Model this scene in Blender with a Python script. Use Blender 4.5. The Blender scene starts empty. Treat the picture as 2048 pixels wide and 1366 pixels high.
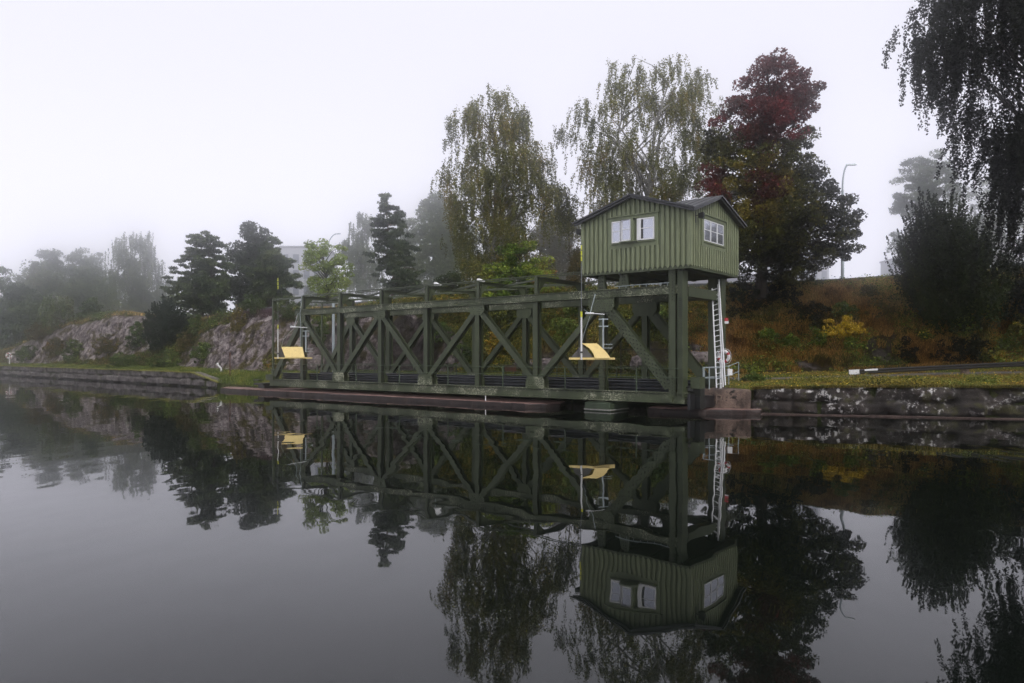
import bpy, math, random
import numpy as np
from mathutils import Vector, Matrix
from mathutils.bvhtree import BVHTree

R = math.radians
scn = bpy.context.scene
col = scn.collection
rng = np.random.default_rng(7)
random.seed(7)

# ------------------------------------------------------------------ camera
F = 1476.0 / 2048.0            # focal length in frame widths
HY = 712.0                     # horizon row in the 2048x1366 photograph
cam = bpy.data.cameras.new("camera")
cam.sensor_width = 36.0
cam.lens = 36.0 * F
cam.shift_y = (HY - 683.0) / 2048.0
cam.clip_end = 4000
camo = bpy.data.objects.new("camera", cam)
camo.location = (0, 0, 3)
camo.rotation_euler = (R(90), 0, 0)
col.objects.link(camo)
scn.camera = camo

# ------------------------------------------------------------------ world, sun, exposure
SUN_EL, SUN_AZ = 40, 155       # azimuth clockwise from +Y: behind and slightly right of the camera
world = bpy.data.worlds.new("World")
scn.world = world
world.use_nodes = True
wn = world.node_tree
wn.nodes.clear()
wo = wn.nodes.new("ShaderNodeOutputWorld")
wb = wn.nodes.new("ShaderNodeBackground")
sky = wn.nodes.new("ShaderNodeTexSky")
sky.sky_type = 'NISHITA'
sky.sun_disc = False
sky.sun_elevation = R(SUN_EL)
sky.sun_rotation = R(SUN_AZ)
sky.dust_density = 6
hs = wn.nodes.new("ShaderNodeHueSaturation")
hs.inputs["Saturation"].default_value = 0.12
mx = wn.nodes.new("ShaderNodeMix")
mx.data_type = 'RGBA'
mx.inputs[0].default_value = 0.93
mx.inputs[7].default_value = (10.1, 10.05, 11.2, 1)     # the cloud layer, seen at strength 0.1
wn.links.new(sky.outputs[0], hs.inputs["Color"])
wn.links.new(hs.outputs[0], mx.inputs[6])
tcw = wn.nodes.new("ShaderNodeTexCoord"); sx = wn.nodes.new("ShaderNodeSeparateXYZ"); mr = wn.nodes.new("ShaderNodeMapRange")
wn.links.new(tcw.outputs["Generated"], sx.inputs[0]); wn.links.new(sx.outputs["Z"], mr.inputs["Value"])
mr.inputs["From Min"].default_value = 0.0; mr.inputs["From Max"].default_value = 0.42; mr.inputs["To Min"].default_value = 1.13; mr.inputs["To Max"].default_value = 0.97
mr.interpolation_type = 'SMOOTHSTEP'                       # fog is thicker and brighter towards the horizon
vm = wn.nodes.new("ShaderNodeVectorMath"); vm.operation = 'SCALE'
wn.links.new(mx.outputs[2], vm.inputs[0]); wn.links.new(mr.outputs[0], vm.inputs["Scale"])
wn.links.new(vm.outputs[0], wb.inputs[0])
wb.inputs[1].default_value = 0.10
wn.links.new(wb.outputs[0], wo.inputs[0])

sl = bpy.data.lights.new("sun", 'SUN')
sl.energy = 1.5
sl.angle = R(22)
sl.color = (1, 0.965, 0.91)
so = bpy.data.objects.new("sun", sl)
col.objects.link(so)
d = Vector((math.sin(R(SUN_AZ)) * math.cos(R(SUN_EL)), math.cos(R(SUN_AZ)) * math.cos(R(SUN_EL)), math.sin(R(SUN_EL))))
so.rotation_euler = (-d).to_track_quat('-Z', 'Y').to_euler()
so.location = (0, -20, 60)

scn.view_settings.view_transform = 'Standard'
scn.view_settings.look = 'None'
scn.view_settings.exposure = 0.0
scn.view_settings.gamma = 1.0
try:
    scn.cycles.use_denoising = True
    scn.cycles.denoising_prefilter = 'NONE'
    scn.cycles.use_adaptive_sampling = False
    scn.cycles.max_bounces = 12
    scn.cycles.diffuse_bounces = 2
    scn.cycles.glossy_bounces = 3
    scn.cycles.transparent_max_bounces = 8
    scn.cycles.volume_bounces = 7
    scn.cycles.sample_clamp_indirect = 4
    scn.cycles.caustics_reflective = False
    scn.cycles.caustics_refractive = False
except Exception:
    pass
HAZE = 0.0033
HAZE_COL = (0.985, 0.985, 1.0, 1)

# ------------------------------------------------------------------ helpers
def px2w(px, D, py=None):
    x = (px - 1024.0) / 1476.0 * D
    if py is None:
        return x
    return np.array((x, D, 3 + (HY - py) / 1476.0 * D))

def project(P):
    P = np.asarray(P, float)
    D = np.maximum(P[..., 1], 0.1)
    return 1024 + 1476 * P[..., 0] / D, HY - 1476 * (P[..., 2] - 3) / D

def hash3(ix, iy, iz):
    h = (ix * 374761393 + iy * 668265263 + iz * 2147483647 + 12345) & 0xffffffff
    h = ((h ^ (h >> 13)) * 1274126177) & 0xffffffff
    h = ((h ^ (h >> 16)) * 2246822519) & 0xffffffff
    return ((h ^ (h >> 15)) & 0xffffff) / float(0xffffff)

def vnoise(P):
    P = np.asarray(P, float)
    i = np.floor(P).astype(np.int64)
    f = P - i
    f = f * f * (3 - 2 * f)
    out = 0
    for dx in (0, 1):
        for dy in (0, 1):
            for dz in (0, 1):
                w = (f[..., 0] if dx else 1 - f[..., 0]) * (f[..., 1] if dy else 1 - f[..., 1]) * (f[..., 2] if dz else 1 - f[..., 2])
                out = out + w * hash3(i[..., 0] + dx, i[..., 1] + dy, i[..., 2] + dz)
    return out * 2 - 1

def fbm(P, o=4, lac=2.1, g=0.5):
    a, s, out = 1.0, 0.0, 0
    P = np.asarray(P, float)
    for k in range(o):
        out = out + a * vnoise(P + 17.3 * k)
        s += a
        a *= g
        P = P * lac
    return out / s

def inpoly(x, y, poly):
    x = np.asarray(x); y = np.asarray(y)
    c = np.zeros(x.shape, bool)
    n = len(poly)
    for i in range(n):
        x1, y1 = poly[i]; x2, y2 = poly[(i + 1) % n]
        if y1 == y2:
            continue
        t = ((y1 > y) != (y2 > y)) & (x < (x2 - x1) * (y - y1) / (y2 - y1) + x1)
        c ^= t
    return c

def tag(o, label=None, cat=None, group=None, kind=None):
    if label: o["label"] = label
    if cat: o["category"] = cat
    if group: o["group"] = group
    if kind: o["kind"] = kind
    return o

def empty(name, loc=(0, 0, 0), rz=0, parent=None):
    o = bpy.data.objects.new(name, None)
    o.empty_display_size = 0.3
    o.location = loc
    o.rotation_euler = (0, 0, rz)
    o.parent = parent
    col.objects.link(o)
    return o

def link_mesh(name, me, mat, parent=None):
    o = bpy.data.objects.new(name, me)
    if mat is not None:
        me.materials.append(mat)
    o.parent = parent
    col.objects.link(o)
    return o

def np_mesh(name, V, faces_idx, nper, colors=None, smooth=False, attr='leaf_color'):
    """V Nx3, faces_idx flat int array with nper verts per face, colors per vertex Nx3."""
    me = bpy.data.meshes.new(name)
    V = np.ascontiguousarray(V, dtype=np.float32)
    fi = np.ascontiguousarray(faces_idx, dtype=np.int32).ravel()
    nf = len(fi) // nper
    me.vertices.add(len(V))
    me.vertices.foreach_set("co", V.ravel())
    me.loops.add(len(fi))
    me.loops.foreach_set("vertex_index", fi)
    me.polygons.add(nf)
    me.polygons.foreach_set("loop_start", np.arange(0, nf * nper, nper, dtype=np.int32))
    me.polygons.foreach_set("loop_total", np.full(nf, nper, dtype=np.int32))
    if smooth:
        me.polygons.foreach_set("use_smooth", np.ones(nf, dtype=bool))
    me.update(calc_edges=True)
    if colors is not None:
        a = me.attributes.new(attr, 'FLOAT_COLOR', 'POINT')
        c = np.ones((len(V), 4), np.float32)
        c[:, :3] = colors
        a.data.foreach_set("color", c.ravel())
    return me

class MB:
    def __init__(s):
        s.v = []; s.f = []
    def add(s, vs, fs):
        n = len(s.v)
        s.v.extend([tuple(map(float, p)) for p in vs])
        s.f.extend([tuple(i + n for i in f) for f in fs])
        return s
    def box(s, x0, x1, y0, y1, z0, z1):
        x0, x1 = min(x0, x1), max(x0, x1); y0, y1 = min(y0, y1), max(y0, y1); z0, z1 = min(z0, z1), max(z0, z1)
        return s.add([(x0, y0, z0), (x1, y0, z0), (x1, y1, z0), (x0, y1, z0), (x0, y0, z1), (x1, y0, z1), (x1, y1, z1), (x0, y1, z1)],
                     [(0, 3, 2, 1), (4, 5, 6, 7), (0, 1, 5, 4), (1, 2, 6, 5), (2, 3, 7, 6), (3, 0, 4, 7)])
    def bar(s, a, b, w, h, up=(0, 1, 0)):
        """bar from a to b; h along 'up'-ish, w along the other."""
        a = Vector(a); b = Vector(b); d = (b - a).normalized(); u = Vector(up)
        u = (u - d * u.dot(d)).normalized(); r = d.cross(u)
        vs = []
        for p in (a, b):
            for i, j in ((-1, -1), (1, -1), (1, 1), (-1, 1)):
                vs.append(p + r * (i * w / 2) + u * (j * h / 2))
        return s.add(vs, [(3, 2, 1, 0), (4, 5, 6, 7), (0, 1, 5, 4), (1, 2, 6, 5), (2, 3, 7, 6), (3, 0, 4, 7)])
    def ibeam(s, a, b, w, dpt, tf=0.025, tw=0.02):
        """H section: flanges face local -y/+y (width w), web runs along y (depth dpt)."""
        a = Vector(a); b = Vector(b)
        for sg in (-1, 1):
            o = Vector((0, sg * (dpt / 2 - tf / 2), 0))
            s.bar(a + o, b + o, w, tf)
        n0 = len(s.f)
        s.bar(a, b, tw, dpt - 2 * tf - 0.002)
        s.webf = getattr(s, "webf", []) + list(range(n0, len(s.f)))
        return s
    def tube(s, pts, r, n=8, caps=True):
        pts = [Vector(p) for p in pts]
        rs = r if isinstance(r, (list, tuple)) else [r] * len(pts)
        base = len(s.v); up = Vector((0.13, 0.27, 0.95))
        for k, p in enumerate(pts):
            d = (pts[min(k + 1, len(pts) - 1)] - pts[max(k - 1, 0)]).normalized()
            x = d.cross(up)
            if x.length < 1e-3: x = d.cross(Vector((1, 0, 0)))
            x.normalize(); y = d.cross(x)
            for i in range(n):
                a = 2 * math.pi * i / n
                s.v.append(tuple(p + (x * math.cos(a) + y * math.sin(a)) * rs[k]))
        for k in range(len(pts) - 1):
            for i in range(n):
                j = (i + 1) % n
                s.f.append((base + k * n + i, base + k * n + j, base + (k + 1) * n + j, base + (k + 1) * n + i))
        if caps:
            s.f.append(tuple(base + i for i in range(n))[::-1])
            s.f.append(tuple(base + (len(pts) - 1) * n + i for i in range(n)))
        return s
    def prism(s, poly, z0, z1):
        n = len(poly)
        return s.add([(x, y, z0) for x, y in poly] + [(x, y, z1) for x, y in poly],
                     [tuple(range(n))[::-1], tuple(range(n, 2 * n))] + [(i, (i + 1) % n, n + (i + 1) % n, n + i) for i in range(n)])
    def plate_xz(s, poly, y0, y1):
        """polygon in local x/z extruded along y."""
        n = len(poly)
        return s.add([(x, y0, z) for x, z in poly] + [(x, y1, z) for x, z in poly],
                     [tuple(range(n)), tuple(range(n, 2 * n))[::-1]] + [((i + 1) % n, i, n + i, n + (i + 1) % n) for i in range(n)])
    def rivet(s, x, y, z, r=0.022, h=0.02):
        r = max(.024, r * 1.75); h = .03
        """dome-like stud on a face looking to -y."""
        vs = [(x + r * math.cos(a), y, z + r * math.sin(a)) for a in (0.4, 1.97, 3.54, 5.11)]
        vs += [(x + r * .5 * math.cos(a), y - h, z + r * .5 * math.sin(a)) for a in (0.4, 1.97, 3.54, 5.11)]
        return s.add(vs, [(0, 1, 5, 4), (1, 2, 6, 5), (2, 3, 7, 6), (3, 0, 4, 7), (4, 5, 6, 7)])
    def build(s, name, mat, parent=None, smooth=False, bevel=0, loc=None, rot=None):
        me = bpy.data.meshes.new(name)
        me.from_pydata(s.v, [], s.f)
        me.update()
        if smooth:
            me.polygons.foreach_set("use_smooth", np.ones(len(me.polygons), dtype=bool))
        o = link_mesh(name, me, mat, parent)
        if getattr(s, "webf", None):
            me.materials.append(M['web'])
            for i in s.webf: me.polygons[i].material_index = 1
        if getattr(s, "sidef", None):
            me.materials.append(s.sidem)
            for i in s.sidef: me.polygons[i].material_index = 1
        if loc is not None: o.location = loc
        if rot is not None: o.rotation_euler = rot
        if bevel:
            m = o.modifiers.new("bevel", 'BEVEL'); m.width = bevel; m.segments = 2; m.limit_method = 'ANGLE'
        return o

# ------------------------------------------------------------------ materials
def new_mat(name):
    m = bpy.data.materials.new(name)
    m.use_nodes = True
    nt = m.node_tree
    return m, nt, nt.nodes["Principled BSDF"]

def N(nt, t, **kw):
    n = nt.nodes.new(t)
    for k, v in kw.items():
        if k in n.inputs: n.inputs[k].default_value = v
        else: setattr(n, k, v)
    return n

def ramp(nt, src, stops):
    r = nt.nodes.new("ShaderNodeValToRGB")
    e = r.color_ramp.elements
    while len(e) < len(stops): e.new(0.5)
    for i, (p, c) in enumerate(stops):
        e[i].position = p
        e[i].color = (*c, 1) if len(c) == 3 else c
    nt.links.new(src, r.inputs[0])
    return r.outputs[0]

def mixc(nt, fac, a, b, mode='MIX'):
    m = nt.nodes.new("ShaderNodeMix"); m.data_type = 'RGBA'; m.blend_type = mode
    for i, v in ((0, fac), (6, a), (7, b)):
        if hasattr(v, "is_linked") or isinstance(v, bpy.types.NodeSocket): nt.links.new(v, m.inputs[i])
        elif i == 0: m.inputs[0].default_value = v
        else: m.inputs[i].default_value = (*v, 1)
    return m.outputs[2]

def noise(nt, scale, detail=4, rough=0.55, vec=None, stretch=None, coord='Object'):
    tc = nt.nodes.new("ShaderNodeTexCoord")
    v = tc.outputs[coord]
    if stretch:
        mp = nt.nodes.new("ShaderNodeMapping"); mp.inputs["Scale"].default_value = stretch[:3]
        if len(stretch) > 3: mp.inputs["Rotation"].default_value = stretch[3]
        nt.links.new(v, mp.inputs[0]); v = mp.outputs[0]
    n = N(nt, "ShaderNodeTexNoise", Scale=scale, Detail=detail, Roughness=rough)
    nt.links.new(v, n.inputs["Vector"])
    return n.outputs["Fac"]

def bump(nt, bsdf, h, strength=0.3, dist=0.05):
    b = N(nt, "ShaderNodeBump", Strength=strength, Distance=dist)
    nt.links.new(h, b.inputs["Height"]); nt.links.new(b.outputs[0], bsdf.inputs["Normal"])

def paint(name, c, rough=0.55, var=0.25, dirt=(0.03, 0.03, 0.022), dirt_amt=0.35, chip=None, chip_amt=0.0, stretch=(1, 1, 0.3), scale=3, metal=0):
    m, nt, b = new_mat(name)
    n1 = noise(nt, scale, 5, 0.6, stretch=stretch)
    c1 = tuple(x * (1 - var) for x in c); c2 = tuple(min(1, x * (1 + var)) for x in c)
    base = ramp(nt, n1, [(0.35, c1), (0.65, c2)])
    n2 = noise(nt, scale * 2.7, 6, 0.7, stretch=stretch)
    f = ramp(nt, n2, [(0.5, (0, 0, 0)), (0.75, (dirt_amt,) * 3)])
    out = mixc(nt, f, base, dirt)
    if chip:
        n3 = noise(nt, 14, 5, 0.75)
        f3 = ramp(nt, n3, [(0.62 - chip_amt, (0, 0, 0)), (0.66 - chip_amt, (1, 1, 1))])
        n4 = noise(nt, 0.7, 3, 0.6)
        f4 = ramp(nt, n4, [(0.45, (0, 0, 0)), (0.6, (1, 1, 1))])
        f5 = mixc(nt, 1.0, f3, f4, 'MULTIPLY')
        out = mixc(nt, f5, out, chip)
    nt.links.new(out, b.inputs["Base Color"])
    b.inputs["Roughness"].default_value = rough
    b.inputs["Metallic"].default_value = metal
    bump(nt, b, n2, 0.15, 0.02)
    return m

M = {}
M['bridge'] = paint("bridge_green", (0.055, 0.069, 0.033), 0.5, 0.22, (0.02, 0.022, 0.014), 0.5)
M['bridge_lichen'] = paint("bridge_green_lichen", (0.062, 0.077, 0.037), 0.55, 0.22, (0.02, 0.022, 0.014), 0.5, (0.5, 0.5, 0.36), 0.10)
M['plate'] = paint("bridge_plate", (0.076, 0.094, 0.046), 0.5, 0.2, (0.02, 0.022, 0.014), 0.4)
M['plate_lichen'] = paint("bridge_plate_lichen", (0.076, 0.094, 0.046), 0.55, 0.22, (0.02, 0.022, 0.014), 0.4, (0.5, 0.5, 0.36), 0.15)
M['web'] = paint("web_plate_shaded", (0.012, 0.015, 0.009), 0.6)  # near black: the shade between the flanges is put into the colour
M['rivet'] = paint("rivet_dark", (0.012, 0.016, 0.010), 0.5)
M['rail_green'] = paint("rail_green", (0.06, 0.085, 0.05), 0.5)
M['cladding'] = paint("cabin_cladding", (0.205, 0.232, 0.13), 0.6, 0.3, (0.085, 0.09, 0.05), 0.55, stretch=(6, 6, 0.35), scale=2.4)
M['cladding_in'] = paint("cabin_cladding_inner_shaded", (0.115, 0.135, 0.072), 0.65, 0.2, (0.05, 0.055, 0.035), 0.5, stretch=(6, 6, 0.35), scale=2.4)  # darker than the outer boards to paint in the batten shadow lines
M['trim'] = paint("cabin_trim", (0.17, 0.198, 0.105), 0.55, 0.1)
M['roof'] = paint("roof_sheet", (0.035, 0.036, 0.042), 0.38, 0.2)
M['underfloor'] = paint("underfloor_steel", (0.012, 0.014, 0.01), 0.7)
M['white'] = paint("white_paint", (0.86, 0.86, 0.85), 0.45, 0.05, (0.4, 0.4, 0.36), 0.3)
M['alu'] = paint("white_aluminium", (0.86, 0.87, 0.88), 0.4, 0.06, (0.45, 0.45, 0.42), 0.3)
M['galv'] = paint("galvanised", (0.42, 0.48, 0.5), 0.4, 0.15, (0.2, 0.2, 0.18), 0.4, metal=0.3)
M['dullsteel'] = paint("dull_steel", (0.12, 0.13, 0.14), 0.5, 0.2)
M['yellow'] = paint("yellow_board", (0.86, 0.66, 0.26), 0.5, 0.06, (0.5, 0.34, 0.1), 0.45)
M['yelband'] = paint("yellow_band", (0.7, 0.72, 0.03), 0.5, 0.05)
M['black'] = paint("black_steel", (0.012, 0.012, 0.013), 0.45)
M['red'] = paint("buoy_red", (0.5, 0.02, 0.03), 0.4, 0.1)
M['rust'] = paint("rusty_steel", (0.10, 0.035, 0.02), 0.8, 0.4)
M['dark_rail'] = paint("dark_corrugated", (0.035, 0.037, 0.043), 0.4, 0.35)
M['tar'] = paint("tarred_rail", (0.014, 0.014, 0.016), 0.5)
M['concrete'] = paint("concrete_grey", (0.28, 0.27, 0.25), 0.85, 0.25)
M['pier'] = paint("pier_green", (0.045, 0.065, 0.036), 0.7, 0.3, (0.02, 0.022, 0.015), 0.6)
M['build1'] = paint("fog_paled_render", (0.52, 0.53, 0.57), 0.8, 0.04)  # haze put into the colour: paled towards the fog so buildings fade
M['build2'] = paint("grey_render", (0.30, 0.30, 0.34), 0.8, 0.05)
M['wingrey'] = paint("window_dark", (0.2, 0.22, 0.27), 0.2, 0.05)
M['asphalt'] = paint("asphalt_path", (0.095, 0.085, 0.08), 0.9, 0.25, (0.05, 0.045, 0.035), 0.5)
M['text'] = paint("chalk_mark", (0.27, 0.2, 0.155), 0.95, 0.2)

# window glass: mostly mirror of the pale sky
m, nt, b = new_mat("window_glass")
b.inputs["Base Color"].default_value = (0.50, 0.52, 0.58, 1)
b.inputs["Roughness"].default_value = 0.08
b.inputs["Specular IOR Level"].default_value = 0.9
b.inputs["Metallic"].default_value = 0.8
M['glass'] = m
m, nt, b = new_mat("dark_glass")
b.inputs["Base Color"].default_value = (0.05, 0.06, 0.065, 1)
b.inputs["Roughness"].default_value = 0.04
b.inputs["Specular IOR Level"].default_value = 1.0
M['darkglass'] = m

# red granite slab
def stone(name, cols, lichen=None, lichen_cut=0.6, moss=None, moss_cut=0.6, scale=1.3, rough=0.85, bstr=0.8, stretch=(1, 1, 1), streak=None, tide=False):
    m, nt, b = new_mat(name)
    n1 = noise(nt, scale, 7, 0.65, stretch=stretch)
    out = ramp(nt, n1, [(0.28 + 0.44 * i / (len(cols) - 1), c) for i, c in enumerate(cols)])
    n2 = noise(nt, 5, 6, 0.75)
    out = mixc(nt, 0.5, out, ramp(nt, n2, [(0.3, (0.25, 0.25, 0.25)), (0.65, (1, 1, 1))]), 'MULTIPLY')
    if streak:
        n5 = noise(nt, 2.0, 4, 0.6, stretch=(3.0, 3.0, 0.15))
        out = mixc(nt, ramp(nt, n5, [(0.5, (0, 0, 0)), (0.7, (0.8, 0.8, 0.8))]), out, streak)
    if lichen:
        n3 = noise(nt, 3.2, 8, 0.72)
        n6 = noise(nt, 0.45, 3, 0.5)
        f = ramp(nt, n3, [(lichen_cut, (0, 0, 0)), (lichen_cut + 0.03, (1, 1, 1))])
        f = mixc(nt, 1.0, f, ramp(nt, n6, [(0.42, (0, 0, 0)), (0.55, (1, 1, 1))]), 'MULTIPLY')
        out = mixc(nt, f, out, lichen)
    if moss:
        n4 = noise(nt, 1.1, 6, 0.7)
        out = mixc(nt, ramp(nt, n4, [(moss_cut, (0, 0, 0)), (moss_cut + 0.08, (0.9, 0.9, 0.9))]), out, moss)
    if tide:
        tc = nt.nodes.new("ShaderNodeTexCoord"); sx_ = nt.nodes.new("ShaderNodeSeparateXYZ"); nt.links.new(tc.outputs["Object"], sx_.inputs[0])
        ad_ = N(nt, "ShaderNodeMath", operation='MULTIPLY_ADD'); ad_.inputs[1].default_value = .35
        nt.links.new(noise(nt, 1.5, 4), ad_.inputs[0]); nt.links.new(sx_.outputs["Z"], ad_.inputs[2])
        out = mixc(nt, ramp(nt, ad_.outputs[0], [(0.28, (0.85, 0.85, 0.85)), (0.42, (0, 0, 0))]), out, (0.008, 0.008, 0.006))
    nt.links.new(out, b.inputs["Base Color"])
    b.inputs["Roughness"].default_value = rough
    bump(nt, b, n2, bstr, 0.08)
    return m
M['slab'] = stone("red_granite_slab", [(0.10, 0.055, 0.045), (0.26, 0.15, 0.125), (0.33, 0.21, 0.18)], rough=0.7, bstr=0.4, scale=0.8)
M['footing'] = stone("footing_stone", [(0.03, 0.018, 0.015), (0.09, 0.055, 0.045), (0.15, 0.10, 0.085)], rough=0.7)
M['wet'] = stone("wet_granite", [(0.010, 0.006, 0.005), (0.03, 0.017, 0.013), (0.07, 0.04, 0.032)], rough=0.5, bstr=0.6, scale=1.5, lichen=(0.2, 0.13, 0.1), lichen_cut=0.68)
M['wall_l'] = stone("grey_quay_stone", [(0.035, 0.03, 0.029), (0.15, 0.13, 0.125), (0.32, 0.29, 0.27)], lichen=(0.25, 0.23, 0.2), lichen_cut=0.60, streak=(0.03, 0.026, 0.027), scale=1.0, tide=True)
M['wall_r'] = stone("lichen_quay_stone", [(0.007, 0.006, 0.005), (0.028, 0.022, 0.019), (0.085, 0.068, 0.06)], lichen=(0.58, 0.56, 0.54), lichen_cut=0.55, moss=(0.04, 0.038, 0.008), moss_cut=0.54, scale=0.9, tide=True)
M['block'] = stone("weathered_concrete", [(0.05, 0.035, 0.028), (0.20, 0.14, 0.11), (0.32, 0.23, 0.18)], lichen=(0.012, 0.01, 0.009), lichen_cut=0.53, scale=1.2)
M['moss'] = stone("yellow_moss", [(0.10, 0.11, 0.02), (0.26, 0.25, 0.035), (0.42, 0.38, 0.07)], scale=4)
M['boulder'] = stone("boulder_rock", [(0.06, 0.05, 0.05), (0.2, 0.165, 0.16), (0.36, 0.32, 0.3)], moss=(0.05, 0.05, 0.015), moss_cut=0.6, scale=1.6)

# leaves: colour attribute, thin and slightly translucent
def leaf_mat(name, trans=0.25, rough=0.6):
    m, nt, b = new_mat(name)
    a = nt.nodes.new("ShaderNodeAttribute"); a.attribute_name = "leaf_color"
    nt.links.new(a.outputs["Color"], b.inputs["Base Color"])
    b.inputs["Roughness"].default_value = rough
    b.inputs["Specular IOR Level"].default_value = 0.15
    t = nt.nodes.new("ShaderNodeBsdfTranslucent")
    nt.links.new(a.outputs["Color"], t.inputs["Color"])
    mxs = nt.nodes.new("ShaderNodeMixShader"); mxs.inputs[0].default_value = trans
    nt.links.new(b.outputs[0], mxs.inputs[1]); nt.links.new(t.outputs[0], mxs.inputs[2])
    nt.links.new(mxs.outputs[0], nt.nodes["Material Output"].inputs["Surface"])
    return m
M['leaf'] = leaf_mat("foliage", 0.3)
M['grass'] = leaf_mat("grass_blades", 0.2)
M['bark'] = stone("bark_dark", [(0.02, 0.016, 0.012), (0.05, 0.04, 0.03), (0.09, 0.075, 0.06)], scale=3, stretch=(1, 1, .2))
M['bark_birch'] = stone("bark_birch", [(0.03, 0.03, 0.028), (0.3, 0.29, 0.27), (0.5, 0.49, 0.46)], scale=3)
M['bark_pine'] = stone("bark_pine", [(0.06, 0.035, 0.025), (0.18, 0.09, 0.05), (0.26, 0.13, 0.07)], scale=3)

# water
m, nt, b = new_mat("canal_water")
b.inputs["Base Color"].default_value = (0.0035, 0.005, 0.0035, 1)
b.inputs["Roughness"].default_value = 0.012
b.inputs["IOR"].default_value = 1.32
n1 = noise(nt, 0.55, 2, 0.5, stretch=(1.0, 0.55, 1.0))
n2 = noise(nt, 0.09, 2, 0.5, stretch=(1.0, 0.6, 1.0))
ad = N(nt, "ShaderNodeMath", operation='MULTIPLY_ADD'); ad.inputs[1].default_value = 3.0
nt.links.new(n2, ad.inputs[0]); nt.links.new(n1, ad.inputs[2])
bump(nt, b, ad.outputs[0], 0.22, 0.06)
M['water'] = m

# ------------------------------------------------------------------ terrain
# stations: shore (x,y,z), base of the slope, ridge, far back
ST = [
    ((-200, 170, 1.4), (-200, 182, 1.6), (-195, 200, 4.0), (-215, 400, 7), 10),
    ((-96, 129.5, 1.4), (-99, 137, 1.6), (-104, 148, 3.6), (-180, 400, 8), 30),
    ((-81.5, 117, 1.4), (-84.5, 123.5, 1.7), (-90, 133, 4.2), (-150, 400, 9), 60),
    ((-62.5, 100, 1.4), (-66, 106, 1.8), (-73, 116.5, 7.3), (-120, 400, 11), 80),
    ((-43.3, 82.8, 1.4), (-47.0, 90, 1.8), (-54, 102, 9.0), (-90, 400, 12), 80),
    ((-31.5, 72.4, 1.35), (-34, 79.5, 1.7), (-40, 91, 7.0), (-60, 400, 12), 35),
    ((-27.4, 68.3, 0.50), (-29.5, 74.8, 1.6), (-34.5, 85.5, 7.4), (-50, 400, 12), 40),
    ((-20.8, 62.3, 0.34), (-23.0, 69.5, 1.5), (-27.0, 79.0, 7.6), (-35, 400, 11), 35),
    ((-16.5, 64.4, 1.2), (-17.0, 68.5, 1.6), (-18.5, 77.0, 7.9), (-20, 400, 10), 60),
    ((-5.6, 56.2, 1.3), (-4.8, 59.0, 1.6), (-6.5, 67.0, 8.3), (-5, 400, 10), 80),
    ((8.3, 45.0, 1.3), (9.2, 49.5, 1.7), (9.0, 61.0, 8.4), (15, 400, 10), 25),
    ((11.6, 42.0, 1.25), (12.6, 48.4, 1.75), (14.5, 60.0, 8.3), (30, 400, 10), 20),
    ((12.45, 38.6, 1.22), (15.5, 47.8, 1.8), (18.0, 59.0, 8.35), (45, 400, 10), 50),
    ((18.0, 37.0, 1.42), (21.0, 47.0, 1.95), (26.0, 57.2, 8.55), (75, 400, 10), 50),
    ((23.2, 35.6, 1.48), (27.0, 46.0, 2.2), (32.0, 54.5, 8.7), (110, 400, 10), 40),
    ((32.0, 33.0, 1.5), (36.0, 43.5, 2.4), (42.0, 50.0, 9.1), (150, 400, 10), 20),
    ((70.0, 22.0, 1.5), (74.0, 30.0, 2.5), (84.0, 38.0, 9.2), (230, 400, 10), 0),
]
lines = []
for k in range(len(ST) - 1):
    n = max(ST[k][4], 6)
    for i in range(n):
        f = i / n
        lines.append([[(1 - f) * ST[k][j][c] + f * ST[k + 1][j][c] for c in range(3)] for j in range(4)])
lines.append([list(ST[-1][j]) for j in range(4)])
L = np.array(lines)                       # (n,4,3)
# soften corners of base and ridge lines
for j in (1, 2, 3):
    for it in range(40):
        L[1:-1, j] = 0.5 * L[1:-1, j] + 0.25 * (L[:-2, j] + L[2:, j])
nA, nB, nC = 18, 62, 34
rows = []
for a in range(nA):
    f = a / nA
    r = L[:, 0] * (1 - f) + L[:, 1] * f
    rows.append(r)
for a in range(nB):
    f = a / nB
    r = L[:, 1] * (1 - f) + L[:, 2] * f
    g = f * f * (3 - 2 * f) * 0.5 + f * 0.5 if False else (0.35 * f + 0.65 * (f * f * (3 - 2 * f)))
    r = r.copy(); r[:, 2] = L[:, 1, 2] * (1 - g) + L[:, 2, 2] * g
    rows.append(r)
for a in range(nC + 1):
    f = (a / nC) ** 2.2
    rows.append(L[:, 2] * (1 - f) + L[:, 3] * f)
G = np.array(rows)                        # (nr, n, 3)
nr, nc = G.shape[:2]
PX, PY = project(G)
jit = 10 * fbm(G * np.array((0.35, 0.35, 0.35)), 4)
slope_zone = np.zeros((nr, nc)); slope_zone[nA - 3:nA + nB + 4] = 1
rock_polys = [
    [(10, 735), (30, 700), (110, 660), (190, 642), (235, 634), (335, 622), (330, 665), (300, 705), (230, 715), (150, 722), (90, 732)],
    [(335, 742), (365, 705), (410, 670), (450, 650), (490, 622), (600, 622), (640, 650), (618, 746), (440, 744)],
    [(612, 650), (700, 640), (800, 620), (880, 650), (940, 705), (910, 748), (612, 748)],
    [(1000, 745), (1020, 705), (1110, 690), (1150, 745)],
    [(1235, 748), (1245, 705), (1310, 690), (1380, 690), (1440, 720), (1440, 750)],
    [(1490, 752), (1500, 728), (1600, 722), (1700, 736), (1700, 752)],
    [(1715, 730), (1735, 690), (1775, 660), (1795, 668), (1780, 725)],
]
rock = np.zeros((nr, nc), bool)
for p in rock_polys:
    rock |= inpoly(PX + jit, PY + jit * 0.6, p)
rock &= slope_zone > 0
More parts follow.
